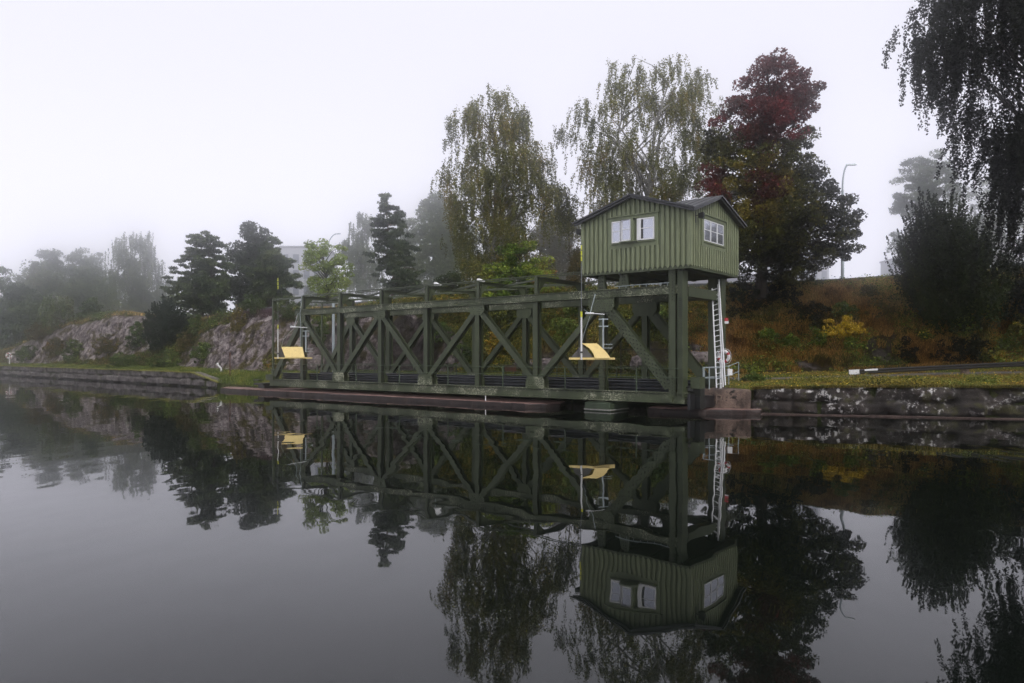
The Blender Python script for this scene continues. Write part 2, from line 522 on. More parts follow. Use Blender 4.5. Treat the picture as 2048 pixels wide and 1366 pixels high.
rock &= ~((PX > 960) & (fbm(G * 1.1 + 70, 3) < .0))
rockf = rock.astype(float)
for it in range(3):
    rockf[1:-1, 1:-1] = (rockf[1:-1, 1:-1] * 4 + rockf[:-2, 1:-1] + rockf[2:, 1:-1] + rockf[1:-1, :-2] + rockf[1:-1, 2:]) / 8
dry = inpoly(PX + jit, PY + jit, [(1375, 800), (1375, 600), (1480, 555), (2400, 540), (2400, 760), (1500, 745)]).astype(float)
dry[nA + nB + 1:] = 0.45
dry = np.maximum(dry, inpoly(PX, PY + jit * .4, [(170, 650), (180, 620), (330, 612), (330, 640)]).astype(float))
dry = np.maximum(dry, inpoly(PX, PY + jit * .4, [(560, 640), (560, 610), (640, 600), (640, 640)]).astype(float))
dry[:nA - 1] *= 0.0
dry = np.maximum(dry, 0.5 * inpoly(PX, PY, [(1040, 720), (1040, 640), (1370, 620), (1370, 740)]))
heath = inpoly(PX + jit, PY + jit * .5, [(390, 650), (400, 632), (560, 618), (575, 630), (480, 642)]).astype(float)
# displacement
fade = np.ones((nr, nc)); fade[0] = 0; fade[1] = .3; fade[2] = .6
base_n = fbm(G * 0.22, 4)
fine_n = fbm(G * 1.3, 4)
str_dir = G[..., 0] * 0.62 + G[..., 2] * -0.9 + G[..., 1] * 0.3
strata = fbm(np.stack([str_dir * 0.9, G[..., 1] * 0.15, G[..., 2] * 0.12], -1), 4)
ridge_n = 1 - np.abs(strata) * 2
step_n = np.floor(fbm(np.stack([str_dir * .5, G[..., 1] * .1, G[..., 2] * .1], -1) + 9, 3) * 5) / 5
slopez = np.zeros((nr, nc)); slopez[nA:nA + nB] = np.sin(np.linspace(0, math.pi, nB))[:, None]
rockbig = np.where(PX > 960, .45, 1.)
disp = slopez * (base_n * 0.9 + (1 - rockf) * fine_n * 0.28 + rockbig * rockf * (ridge_n * 0.5 + step_n * 0.95 + fine_n * 0.3)) + 0.05 * fine_n * fade
disp[nA + nB:] += (base_n * 0.25)[nA + nB:]
flatn = np.zeros((nr, nc)); flatn[:nA] = 1
G2 = G.copy()
G2[..., 2] += disp * 0.75
G2[..., 1] -= disp * 0.6 * slopez
# skirt below the shore line
sk = G2[0].copy(); sk[:, 2] = -3
G2 = np.concatenate([sk[None], G2], 0)
def padrow(a): return np.concatenate([a[:1], a], 0)
rockf, dry, heath = padrow(rockf), padrow(dry), padrow(heath)
nr += 1
idx = np.arange(nr * nc).reshape(nr, nc)
quads = np.stack([idx[:-1, :-1], idx[:-1, 1:], idx[1:, 1:], idx[1:, :-1]], -1).reshape(-1, 4)
Vt = G2.reshape(-1, 3)
masks = np.stack([rockf.ravel(), dry.ravel(), heath.ravel()], -1)
me = np_mesh("hillside", Vt, quads, 4, masks, smooth=False, attr='cover')
wr = np.maximum(inpoly(PX, PY + jit, [(770, 760), (775, 650), (800, 630), (870, 650), (880, 760)]) * 1.0,
                .6 * inpoly(PX + jit, PY, [(612, 760), (640, 660), (700, 645), (960, 640), (960, 760)]))
wr = np.maximum(wr, .75 * (PX > 960)); wr = np.concatenate([wr[:1], wr], 0)  # areas where the rock colour is multiplied darker
a_ = me.attributes.new("darkrock", 'FLOAT', 'POINT'); a_.data.foreach_set("value", wr.ravel().astype(np.float32))
m, nt, b = new_mat("hillside_ground")
at = nt.nodes.new("ShaderNodeAttribute"); at.attribute_name = "cover"
sp = nt.nodes.new("ShaderNodeSeparateColor"); nt.links.new(at.outputs["Color"], sp.inputs[0])
ng = noise(nt, 1.2, 6, 0.7)
green = ramp(nt, ng, [(0.3, (0.012, 0.018, 0.006)), (0.5, (0.045, 0.06, 0.016)), (0.7, (0.10, 0.10, 0.03))])
dryc = ramp(nt, noise(nt, 2.2, 6, 0.75), [(0.35, (0.015, 0.009, 0.005)), (0.5, (0.07, 0.036, 0.014)), (0.7, (0.17, 0.09, 0.032))])
nrk = noise(nt, 0.9, 8, 0.7, stretch=(1.6, 0.5, 1.6, (0, R(50), 0)))
rockc = ramp(nt, nrk, [(0.34, (0.03, 0.024, 0.024)), (0.45, (0.15, 0.12, 0.12)), (0.56, (0.42, 0.36, 0.35)), (0.68, (0.64, 0.57, 0.555))])
nr2 = noise(nt, 8, 8, 0.85)
rockc = mixc(nt, 0.7, rockc, ramp(nt, nr2, [(0.35, (0.3, 0.28, 0.27)), (0.6, (1, 1, 1))]), 'MULTIPLY')
mossf = ramp(nt, noise(nt, 0.55, 7, 0.72), [(0.50, (0, 0, 0)), (0.57, (1, 1, 1))])
rockc = mixc(nt, mossf, rockc, (0.075, 0.062, 0.018))
cr_ = ramp(nt, noise(nt, 0.8, 9, 0.75, stretch=(2.6, 0.5, 0.9, (0, R(48), 0))), [(0.40, (0.08, 0.07, 0.07)), (0.47, (1, 1, 1))])
rockc = mixc(nt, 0.85, rockc, cr_, 'MULTIPLY')
wa = nt.nodes.new('ShaderNodeAttribute'); wa.attribute_name = 'darkrock'
rockc = mixc(nt, wa.outputs['Fac'], rockc, mixc(nt, 1.0, rockc, (0.22, 0.20, 0.20), 'MULTIPLY'))
c = mixc(nt, sp.outputs[1], green, dryc)
c = mixc(nt, sp.outputs[2], c, (0.10, 0.05, 0.065))
# ragged border between rock and soil
add = N(nt, "ShaderNodeMath", operation='ADD'); nt.links.new(sp.outputs[0], add.inputs[0])
sc_ = N(nt, "ShaderNodeMath", operation='MULTIPLY_ADD'); sc_.inputs[1].default_value = 1.2; sc_.inputs[2].default_value = -0.6
nt.links.new(noise(nt, 2.5, 6, 0.7), sc_.inputs[0]); nt.links.new(sc_.outputs[0], add.inputs[1])
rf = ramp(nt, add.outputs[0], [(0.4, (0, 0, 0)), (0.55, (1, 1, 1))])
c = mixc(nt, rf, c, rockc)
nt.links.new(c, b.inputs["Base Color"]); b.inputs["Roughness"].default_value = 0.95
b.inputs["Specular IOR Level"].default_value = 0.2
bump(nt, b, nr2, 1.0, 0.25)
hill = link_mesh("hillside", me, m)
tag(hill, kind='structure')
bvh = BVHTree.FromPolygons([tuple(v) for v in Vt.tolist()], [tuple(q) for q in quads.tolist()])

def ground(x, y, default=1.4):
    h = bvh.ray_cast(Vector((x, y, 200)), Vector((0, 0, -1)))
    return h[0].z if h[0] is not None else default

def hit(px, py):
    d = Vector(((px - 1024) / 1476, 1, (HY - py) / 1476)).normalized()
    h = bvh.ray_cast(Vector((0, 0, 3)), d)
    return h[0]

# ------------------------------------------------------------------ water
w = MB()
w.add([(-260, -60, 0), (260, -60, 0), (260, 180, 0), (-260, 180, 0)], [(0, 1, 2, 3)])
tag(w.build("canal_water", M['water']), kind='structure')

# ------------------------------------------------------------------ bridge frame
R0 = np.array((8.56, 37.6)); U = np.array((-0.780, 0.626)); Vv = np.array((0.626, 0.780))
BANG = math.atan2(-0.626, 0.780)
def W(s, t, z=0.0):
    p = R0 + U * s + Vv * t
    return (float(p[0]), float(p[1]), z)
bridge = empty("truss_bridge", W(0, 0), BANG)
tag(bridge, "long dark green riveted steel truss bridge lying along the canal bank", "bridge")
P = 4.54
ZB0, ZB1, ZT0, ZT1 = 0.62, 1.12, 6.17, 6.60
SL = 36.0
TW = 4.8
def b_part(mb, name, mat='bridge', parent=bridge, **k): return mb.build(name, M[mat], parent, **k)

for side, t0 in ((0, 0.0), (1, TW)):
    near = side == 0
    # chords (x = -s)
    ch = MB()
    ch.box(0.0, -32.6, t0 - .25, t0 - .22, ZT0, ZT1 - .025)     # front web plate
    ch.box(0.0, -32.6, t0 + .22, t0 + .25, ZT0, ZT1 - .025)
    ch.box(0.05, -32.65, t0 - .31, t0 + .31, ZT1 - .02, ZT1 + .012)  # cover plate
    ch.box(0.0, -32.6, t0 - .30, t0 - .253, ZT0, ZT0 + .035)     # lower angle
    ch.box(0.0, -32.6, t0 - .218, t0 + .218, ZT0 + .05, ZT0 + .07)
    o = b_part(ch, "top_chord", 'bridge_lichen')
    ch = MB()
    ch.box(0.35, -SL, t0 - .24, t0 - .21, ZB0, ZB1 - .02)
    ch.box(0.35, -SL, t0 + .21, t0 + .24, ZB0, ZB1 - .02)
    ch.box(0.4, -SL - .05, t0 - .33, t0 + .33, ZB1 - .018, ZB1 + .014)
    ch.box(0.4, -SL - .05, t0 - .31, t0 + .31, ZB0 - .03, ZB0 + .002)
    o2 = b_part(ch, "bottom_chord", 'bridge_lichen')
    if near:
        rv = MB()
        xs = np.arange(0.3, 32.4, 0.19)
        for x in xs:
            rv.rivet(-x, t0 - .25, ZT1 - .06, .016)
            rv.rivet(-x, t0 - .25, ZT0 + .075, .016)
            if min(abs((x - 4.54 * k)) for k in (1, 3, 5, 7)) < 2.0:
                rv.rivet(-x - .05, t0 - .25, ZT1 - .17, .016)
                rv.rivet(-x, t0 - .25, ZT0 + .19, .016)
        b_part(rv, "rivet_rows", 'rivet', o)["kind"] = "stuff"
        rv = MB()
        for x in np.arange(0.1, 35.8, 0.2):
            rv.rivet(-x, t0 - .24, ZB1 - .07, .015)
            rv.rivet(-x, t0 - .24, ZB0 + .07, .015)
        b_part(rv, "rivet_rows", 'rivet', o2)["kind"] = "stuff"
    # verticals
    for k in range(1, 8):
        s = k * P
        mb = MB(); wv = 0.34
        mb.ibeam((-s, t0, ZB1), (-s, t0, ZT0 + .04), wv, 0.42)
        # knee plate towards the deck
        if near and k % 1 == 0:
            mb.add([(-s - .012, t0 + .22, ZB1), (-s - .012, t0 + .9, ZB1), (-s - .012, t0 + .22, ZB1 + .8),
                    (-s + .012, t0 + .22, ZB1), (-s + .012, t0 + .9, ZB1), (-s + .012, t0 + .22, ZB1 + .8)],
                   [(0, 1, 2), (5, 4, 3), (0, 3, 4, 1), (1, 4, 5, 2), (2, 5, 3, 0)])
        o = b_part(mb, "vertical_post")
        if near and k == 1:
            rv = MB()
            for z in np.arange(ZB1 + .15, ZT0 - .1, .19):
                for dx in (-.11, .11): rv.rivet(-s + dx, t0 - .21, z, .028)
            b_part(rv, "rivet_rows", 'rivet', o)["kind"] = "stuff"
    # diagonals: bottom nodes at even, top nodes at odd
    nodes = [(0, 'b'), (1, 't'), (2, 'b'), (3, 't'), (4, 'b'), (5, 't'), (6, 'b'), (7, 't'), (8, 'b')]
    for (k0, a0), (k1, a1) in zip(nodes[:-1], nodes[1:]):
        def pt(k, a):
            s = k * P
            if k == 0: s = 0.35
            if k == 8: s = 35.7
            return Vector((-s, t0, ZB1 + .28 if a == 'b' else ZT0 - .18))
        A, B = pt(k0, a0), pt(k1, a1)
        if k0 == 0: A.z = ZB1 + .1
        if k1 == 8: B.z = ZB1 + .02
        dd = (B - A).normalized()
        wv = 0.52 if k0 == 0 else (0.42 if k1 == 8 else 0.34)
        mb = MB(); mb.ibeam(A + dd * .25, B - dd * .25, wv, 0.38)
        o = b_part(mb, "diagonal_brace")
        if near and k0 == 0:
            rv = MB(); Ln = (B - A).length
            nrm = Vector((-dd.z, 0, dd.x))
            q = 0; i = 0.4
            while i < Ln - .4:
                for off in ((-.17, .06) if q % 2 else (-.06, .17)):
                    p = A + dd * i + nrm * off
                    rv.rivet(p.x, t0 - .19, p.z, .03)
                i += .17; q += 1
            b_part(rv, "rivet_rows", 'rivet', o)["kind"] = "stuff"
    # gussets
    for k in range(1, 8):
        s = k * P
        if k % 2:      # top node
            big = 1.3 if k == 1 else (0.85 if k == 7 else 1.0)
            hw = .62 * big; hz = .78 if k == 1 else .62
            poly = [(-s - hw, ZT0 + .015), (-s + hw, ZT0 + .015), (-s + hw, ZT0 - hz * .62), (-s + hw - .22, ZT0 - hz), (-s - hw + .22, ZT0 - hz), (-s - hw, ZT0 - hz * .62)]
            nm = "gusset_plate"
        else:
            hw = .68; hz = .66
            poly = [(-s - hw, ZB1 + .016), (-s - hw + .02, ZB1 + hz * .75), (-s - hw + .16, ZB1 + hz), (-s + hw - .16, ZB1 + hz), (-s + hw - .02, ZB1 + hz * .75), (-s + hw, ZB1 + .016)]
            nm = "gusset_plate"
        mb = MB()
        poly = poly[::-1] if k % 2 else poly
        mb.plate_xz(poly, t0 - .245, t0 - .217); mb.plate_xz(poly, t0 + .217, t0 + .243)
        o = b_part(mb, nm, 'plate_lichen' if k % 2 == 0 else 'plate')
        if near:
            rv = MB()
            cx = -s; pz = [p[1] for p in poly]; z0, z1 = min(pz) + .07, max(pz) - .06
            q = 0; z = z0
            while z < z1:
                x = -hw + .1 + (.05 if q % 2 else 0)
                while x < hw - .07:
                    if (k == 1 or abs(x) > .1) and random.random() < .86 and (abs(x) < hw - .25 or (z - z0 > .15 if k % 2 else z1 - z > .1)):
                        rv.rivet(cx + x, t0 - .245, z, .02)
                    x += .15
                z += .13; q += 1
            b_part(rv, "rivet_rows", 'rivet', o)["kind"] = "stuff"
    # overhead posts
    for k in range(2 if near else 2, 8):
        s = k * P
        mb = MB(); mb.ibeam((-s, t0, ZT1 + .014), (-s, t0, 7.66), .22, .26, .02, .02)
        # knee bracket to the cross beam
        sg = 1 if near else -1
        y0 = t0 + sg * .13
        mb.add([(-s - .01, y0, 7.45), (-s - .01, y0 + sg * .75, 7.45), (-s - .01, y0, 6.75), (-s + .01, y0, 7.45), (-s + .01, y0 + sg * .75, 7.45), (-s + .01, y0, 6.75)],
               [(0, 1, 2), (5, 4, 3), (0, 3, 4, 1), (1, 4, 5, 2), (2, 5, 3, 0)])
        b_part(mb, "overhead_post")
    # thin longitudinal rail on the post tops
    mb = MB(); mb.bar((-1.8, t0, 7.70), (-31.9, t0, 7.70), .06, .05)
    mb.bar((-1.8, t0 + (.05 if near else -.05), 7.60), (-31.9, t0 + (.05 if near else -.05), 7.60), .05, .04)
    b_part(mb, "overhead_rail")
    # end frame post
    mb = MB(); mb.bar((-35.9, t0, ZB1 + .33), (-35.9, t0, 7.66), .13, .14); mb.bar((-35.9, t0, ZB1 + .3), (-35.9, t0, 1.9), .2, .2)
    b_part(mb, "end_post")
    mb = MB(); mb.bar((-35.9, t0, 7.58), (-31.9, t0 + (.09 if near else -.09), 7.58), .15, .12); b_part(mb, "end_rail")
    mb = MB(); mb.box(-35.5, -36.55, t0 - .28, t0 + .28, ZB1 - .1, 1.46); mb.box(-35.7, -36.45, t0 - .34, t0 + .34, 1.462, 1.5)
    b_part(mb, "end_shoe")
for k in range(2, 8):
    s = k * P
    mb = MB(); mb.bar((-s, .14, 7.54), (-s, TW - .14, 7.54), .22, .02, (1, 0, 0)); mb.bar((-s, .14, 7.54), (-s, TW - .14, 7.54), .02, .24, (0, 0, 1)) 
    mb.bar((-s, .14, 7.655), (-s, TW - .14, 7.655), .02, .2, (1, 0, 0))
    b_part(mb, "overhead_cross_beam")
    if k < 7:
        for sg in (0, 1):
            mb = MB(); y0 = .12 if sg == 0 else TW - .12
            mb.bar((-s - .12, y0, 7.5 + .02 * sg), (-s - P + .12, TW / 2 + (.1 if sg else -.1), 7.5 + .02 * sg), .09, .12, (0, 0, 1))
            b_part(mb, "overhead_brace")
mb = MB(); mb.bar((-35.9, .08, 7.6), (-35.9, TW - .08, 7.6), .12, .12); b_part(mb, "end_beam")
mb = MB(); mb.bar((-32.0, .25, 7.42), (-35.8, TW / 2, 7.5), .07, .1); b_part(mb, "overhead_brace")
mb = MB(); mb.bar((-32.0, TW - .25, 7.40), (-35.8, TW / 2 + .2, 7.5), .07, .1); b_part(mb, "overhead_brace")

# deck floor: beams, stringers and the black corrugated guards on both sides
mb = MB()
for k in range(0, 9):
    s = min(max(k * P, .5), 35.6)
    mb.box(-s - .12, -s + .12, .26, TW - .26, .60, 1.0)
for t in (1.3, 1.9, 2.9, 3.5): mb.box(0.2, -35.8, t - .06, t + .06, 1.002, 1.12)
mb.box(.2, -35.8, .95, TW - .95, 1.122, 1.18)
b_part(mb, "deck_floor", 'underfloor')
for t0, sg in ((.55, 1), (TW - .55, -1)):
    mb = MB(); n = 26; zs = np.linspace(1.13, 1.66, n)
    ys = [t0 + .045 * math.sin((z - 1.13) / .53 * math.pi * 6) for z in zs]
    vs = []
    for z, y in zip(zs, ys): vs += [(-.7, y, z), (-35.4, y, z)]
    for z, y in zip(zs, ys): vs += [(-.7, y + .02, z), (-35.4, y + .02, z)]
    fs = [(2 * i, 2 * i + 2, 2 * i + 3, 2 * i + 1) for i in range(n - 1)] + [(2 * n + 2 * i, 2 * n + 2 * i + 1, 2 * n + 2 * i + 3, 2 * n + 2 * i + 2) for i in range(n - 1)]
    fs += [(2 * n - 2, 4 * n - 2, 4 * n - 1, 2 * n - 1)]
    mb.add(vs, fs)
    b_part(mb, "corrugated_guard", 'dark_rail')
# railings outside the near truss and on the far walkway
for t0 in (-.42, TW + .42):
    mb = MB()
    for z in (2.36, 1.90): mb.tube([(.2, t0, z), (-35.6, t0, z)], .021, 6)
    rl = b_part(mb, "railing", 'rail_green')
    for k in range(8):
        s = (k + .5) * P
        mb = MB(); mb.bar((-s, t0, ZB1 + .02), (-s, t0, 2.36), .055, .055); mb.box(-s - .09, -s + .09, min(t0, t0 * .8) if t0 < 0 else t0 - .1, t0 + .05, ZB1 + .016, ZB1 + .04)
        b_part(mb, "railing_post", 'rail_green', rl)

# portal column at the near end (four legged tower carrying the cabin)
def column(x0, y0, mat='bridge', dark=False):
    """x0 centre in local x, y0 front face; H shaped twin column."""
    mb = MB()
    mb.box(x0 - .46, x0 - .08, y0, y0 + .03, .9, 7.42); mb.box(x0 - .29, x0 - .25, y0 + .031, y0 + .62, .9, 7.42)
    mb.box(x0 - .46, x0 - .08, y0 + .621, y0 + .65, .9, 7.42)
    mb.box(x0 + .0, x0 + .32, y0 + .08, y0 + .11, .9, 7.42); mb.box(x0 + .27, x0 + .32, y0 + .0, y0 + .079, .9, 7.42)
    mb.box(x0 + .29, x0 + .319, y0 + .111, y0 + .6, .9, 7.42)
    mb.box(x0 + .04, x0 + .25, y0 + .06, y0 + .078, 1.9, 2.9)
    mb.box(x0 - .079, x0 - .001, y0 + .2, y0 + .3, .9, 7.42)
    o = b_part(mb, "column", mat)
    if not dark:
        rv = MB()
        for z in np.arange(1.0, 7.3, .15):
            rv.rivet(x0 - .42, y0, z, .016)
            if z > 5.7 or z < 2.0:
                rv.rivet(x0 - .14, y0, z, .022); rv.rivet(x0 - .24, y0, z + .07, .022)
            rv.rivet(x0 + .05, y0 + .08, z, .014); rv.rivet(x0 + .22, y0 + .08, z, .014)
        for z in np.arange(5.0, 6.0, .1): rv.box(x0 + .08, x0 + .24, y0 + .055, y0 + .08, z, z + .03)
        b_part(rv, "rivet_rows", 'rivet', o)["kind"] = "stuff"
column(-.02, -.33)
column(-.02, TW - .3, dark=True)
mb = MB(); mb.box(-.25, .3, .36, TW - .36, 6.05, 6.55); b_part(mb, "portal_beam")
# brackets and floor grid carrying the cabin
for t0 in (-.02, TW):
    for s, wd in ((4.55, .26), (3.15, .34)):
        mb = MB()
        mb.plate_xz([(-s - wd, ZT1 + .016), (-s + wd, ZT1 + .016), (-s + wd * .6, 7.42), (-s - wd * .6, 7.42)], t0 - .22, t0 - .19)
        mb.plate_xz([(-s - wd * .5, ZT1 + .016), (-s + wd * .5, ZT1 + .016), (-s + wd * .3, 7.42), (-s - wd * .3, 7.42)], t0 + .1, t0 + .2)
        o = b_part(mb, "cabin_bracket")
        if t0 < 1:
            rv = MB()
            for z in np.arange(ZT1 + .12, 7.4, .16):
                for dx in (-.07, .07): rv.rivet(-s + dx, t0 - .22, z, .025)
            b_part(rv, "rivet_rows", 'rivet', o)["kind"] = "stuff"
mb = MB()
for t in (0, 2.4, TW): mb.box(.45, -5.2, t - .13, t + .13, 7.425, 7.58)
for s in (-.25, 1.6, 3.3, 5.0): mb.box(-s - .1, -s + .1, -.35, TW + .4, 7.30, 7.423)
b_part(mb, "cabin_floor_grid", 'underfloor')
mb = MB(); mb.tube([(-.4, -.42, ZT1 + .13), (-2.2, -.42, ZT1 + .13), (-3.6, -.42, ZT1 + .1)], .02, 6)
for s in np.arange(.5, 3.6, .4): mb.bar((-s, -.42, ZT1), (-s, -.42, ZT1 + .14), .02, .02)
b_part(mb, "cable_pipe", 'galv')
# pipe up the left overhead post
mb = MB(); mb.tube([(-31.75, -.3, 3.1), (-31.75, -.3, 5.6), (-31.85, -.3, 6.3), (-31.72, -.3, 6.7), (-31.78, -.2, 7.7), (-31.2, -.05, 7.82)], .02, 6)
b_part(mb, "cable_pipe", 'galv')
# end bearing with lock box and machinery at the near end
mb = MB(); mb.box(-.75, -.25, -.36, -.245, .66, 1.02); mb.box(-.65, -.35, -.40, -.362, .80, .96)
b_part(mb, "lock_box", 'bridge_lichen')
mb = MB(); mb.box(.42, .95, .3, TW, .35, .95); mb.box(.55, .7, -.3, .25, .3, 1.1)
b_part(mb, "end_bearing", 'black')
# left end buffers
mb = MB(); mb.box(-36.6, -37.9, -.5, 1.5, .62, .78); mb.box(-36.7, -37.6, -.3, .4, .36, .618); mb.box(-36.9, -37.2, .6, 1.2, .36, 1.0); mb.box(-37.1, -37.8, -.6, -.1, .98, 1.06)
b_part(mb, "end_buffer", 'black')

# pedestal under the near truss
pd = empty("bridge_pedestal", W(4.6, .2), BANG)
tag(pd, "low green painted pedestal standing in the water beneath the lower chord", "pedestal")
mb = MB(); mb.box(-.8, .8, -.75, 1.2, -.6, .45); mb.box(-.72, .72, -.68, 1.1, .452, .5); mb.build("pedestal_block", M['pier'], pd, bevel=.02)
mb = MB(); mb.box(-.35, .35, -.35, .35, .502, .58); mb.build("bearing_pad", M['bridge'], pd)
mb = MB(); mb.box(-.84, .84, -.79, 1.24, .06, .12); mb.build("waterline_band", M['concrete'], pd)

# ------------------------------------------------------------------ control cabin
CX = 2.40
cab = empty("control_cabin", W(CX, 2.5, 7.58), BANG)
tag(cab, "green board clad control cabin with dark cross gabled roof on top of the bridge", "cabin")
hx, hy = 3.2, 3.0
zw, zg = 2.78, 3.78       # wall top at eaves, gable peak above cabin floor
# inner boarding: four gabled walls
def wall_panel(half, axis, sgn, open_rect=None):
    mb = MB()
    poly = [(-half, .0), (half, .0), (half, zw), (0, zg), (-half, zw)]
    n = 5
    def T(a, dpt, z):
        # dpt is the distance outward from the cabin centre
        if axis == 'y': return (a, sgn * dpt, z)
        return (sgn * dpt, a, z)
    off = hy if axis == 'y' else hx
    hole = open_rect
    if hole is None:
        vs = [T(a, off, z) for a, z in poly] + [T(a, off - .06, z) for a, z in poly]
        mb.add(vs, [(0, 1, 2, 3, 4), (9, 8, 7, 6, 5)] + [(i, n + i, n + (i + 1) % n, (i + 1) % n) for i in range(n)])
    else:
        x0, x1, z0, z1 = hole
        for (a0, a1, b0, b1) in ((-half, x0, 0, zw), (x1, half, 0, zw), (x0, x1, 0, z0), (x0, x1, z1, zw)):
            vs = [T(a, dd, z) for dd in (off, off - .06) for a, z in ((a0, b0), (a1, b0), (a1, b1), (a0, b1))]
            mb.add(vs, [(0, 1, 2, 3), (7, 6, 5, 4), (0, 4, 5, 1), (1, 5, 6, 2), (2, 6, 7, 3), (3, 7, 4, 0)])
        vs = [T(a, dd, z) for dd in (off, off - .06) for a, z in ((-half, zw), (half, zw), (0, zg))]
        mb.add(vs, [(0, 1, 2), (5, 4, 3), (1, 4, 5, 2), (2, 5, 3, 0)])
    return mb
def boards(half, axis, sgn, rect):
    """outer boards with pointed tips; rect = window trim area kept free"""
    mb = MB(); off = hy if axis == 'y' else hx
    pitch = .283; wd = .165
    nb = int((2 * half) / pitch)
    x = -half + (2 * half - nb * pitch) / 2 + pitch / 2
    def add(a0, a1, zlo, zhi0, zhi1, tip):
        o0, o1 = off + .003, off + .058
        def T(a, dd, z): return (a, sgn * dd, z) if axis == 'y' else (sgn * dd, a, z)
        mid = (a0 + a1) / 2
        poly = ([(a0, zlo), (mid, zlo - .11), (a1, zlo)] if tip else [(a0, zlo), (a1, zlo)]) + [(a1, zhi1), (a0, zhi0)]
        n = len(poly)
        mb.add([T(a, o1, z) for a, z in poly] + [T(a, o0, z) for a, z in poly],
               [tuple(range(n)), tuple(range(n, 2 * n))[::-1]] + [(i, n + i, n + (i + 1) % n, (i + 1) % n) for i in range(n)])
    for i in range(nb + 1):
        c0 = -half + i * (2 * half - wd) / nb; a0, a1 = c0 + random.uniform(-.006, .006), c0 + wd + random.uniform(-.006, .006)
        def top(a): return zw + (zg - zw) * (1 - abs(a) / half) - .10
        lo = -.02 + random.uniform(-.008, .008)
        if rect and a1 > rect[0] and a0 < rect[1]:
            add(a0, a1, lo, rect[2], rect[2], True)
            add(a0, a1, rect[3], top(a0), top(a1), False)
        else:
            add(a0, a1, lo, top(a0), top(a1), True)
    return mb
FR = (-1.52, 1.46, 1.12, 2.84)      # trim area on the canal side
SR = (-1.75, 1.3, 1.05, 2.72)      # trim area on the end side (local y)
wl = wall_panel(hx, 'y', -1, (-1.32, 1.27, 1.42, 2.62)).build("wall", M['cladding_in'], cab)
boards(hx, 'y', -1, FR).build("outer_boards", M['cladding'], wl)
wl2 = wall_panel(hy, 'x', 1, (-1.50, 1.10, 1.33, 2.52)).build("wall", M['cladding_in'], cab)
boards(hy, 'x', 1, SR).build("outer_boards", M['cladding'], wl2)
for axis, sgn, half in (('y', 1, hx), ('x', -1, hy)):
    wq = wall_panel(half, axis, sgn).build("wall", M['cladding_in'], cab)
    boards(half, axis, sgn, None).build("outer_boards", M['cladding'], wq)
mb = MB(); mb.box(-hx - .0, hx + .0, -hy + .0, hy, -.16, -.002); mb.build("floor_frame", M['underfloor'], cab)
mb = MB()
mb.box(-hx - .03, hx + .03, -hy - .03, -hy - .002, -.20, -.06); mb.box(hx + .002, hx + .03, -hy, hy, -.20, -.06)
mb.box(-hx - .03, hx + .03, hy + .002, hy + .03, -.20, -.06); mb.box(-hx - .03, -hx - .002, -hy, hy, -.20, -.06)
mb.build("sill_band", M['bridge'], cab)
# trims
mb = MB()
def frame_trim(mb, x0, x1, z0, z1, hole, axis):
    a = .036
    def bx(p0, p1, q0, q1, d0=.004, d1=.045):
        if axis == 'y': mb.box(p0, p1, -hy - d1, -hy - d0, q0, q1)
        else: mb.box(hx + d0, hx + d1, p0, p1, q0, q1)
    h0, h1, g0, g1 = hole
    bx(x0, h0, z0, z1); bx(h1, x1, z0, z1); bx(h0, h1, z0, g0); bx(h0, h1, g1, z1)
    bx(x0 - .1, x1 + .1, z1, z1 + .05, .004, .11)     # drip moulding
frame_trim(mb, FR[0], FR[1], FR[2], FR[3] - .05, (-1.32, 1.27, 1.42, 2.62), 'y')
mb.build("window_trim", M['trim'], cab); mb = MB()
frame_trim(mb, SR[0], SR[1], SR[2], SR[3] - .05, (-1.50, 1.10, 1.33, 2.52), 'x')
mb.build("window_trim", M['trim'], cab)
for bx_ in ((-hx - .05, -hx + .12, -hy - .065, -hy - .05), (hx - .12, hx + .065, -hy - .065, -hy - .05), (hx + .05, hx + .065, -hy - .049, -hy + .12), (hx + .05, hx + .065, hy - .12, hy + .05)):
    mb = MB(); mb.box(*bx_, -.04, zw - .12); mb.build("corner_board", M['cladding'], cab)
# roof: cross gable, eight facets with thickness
ox, oy = hx + .42, hy + .42
def rz(x, y):
    m1 = (zg - zw) / hx; m2 = (zg - zw) / hy
    return zg + .10 - min(abs(x) * m1, abs(y) * m2)
top = [(0, 0), (0, -oy), (ox, -oy), (ox, 0), (ox, oy), (0, oy), (-ox, oy), (-ox, 0), (-ox, -oy)]
mb = MB()
vs = [(x, y, rz(x, y)) for x, y in top] + [(x, y, rz(x, y) - .085) for x, y in top]
fs = []
for i in range(1, 9):
    j = i % 8 + 1
    fs += [(0, i, j), (9, 9 + j, 9 + i), (i, 9 + i, 9 + j, j)]
mb.add(vs, fs)
rf = mb.build("roof", M['roof'], cab)
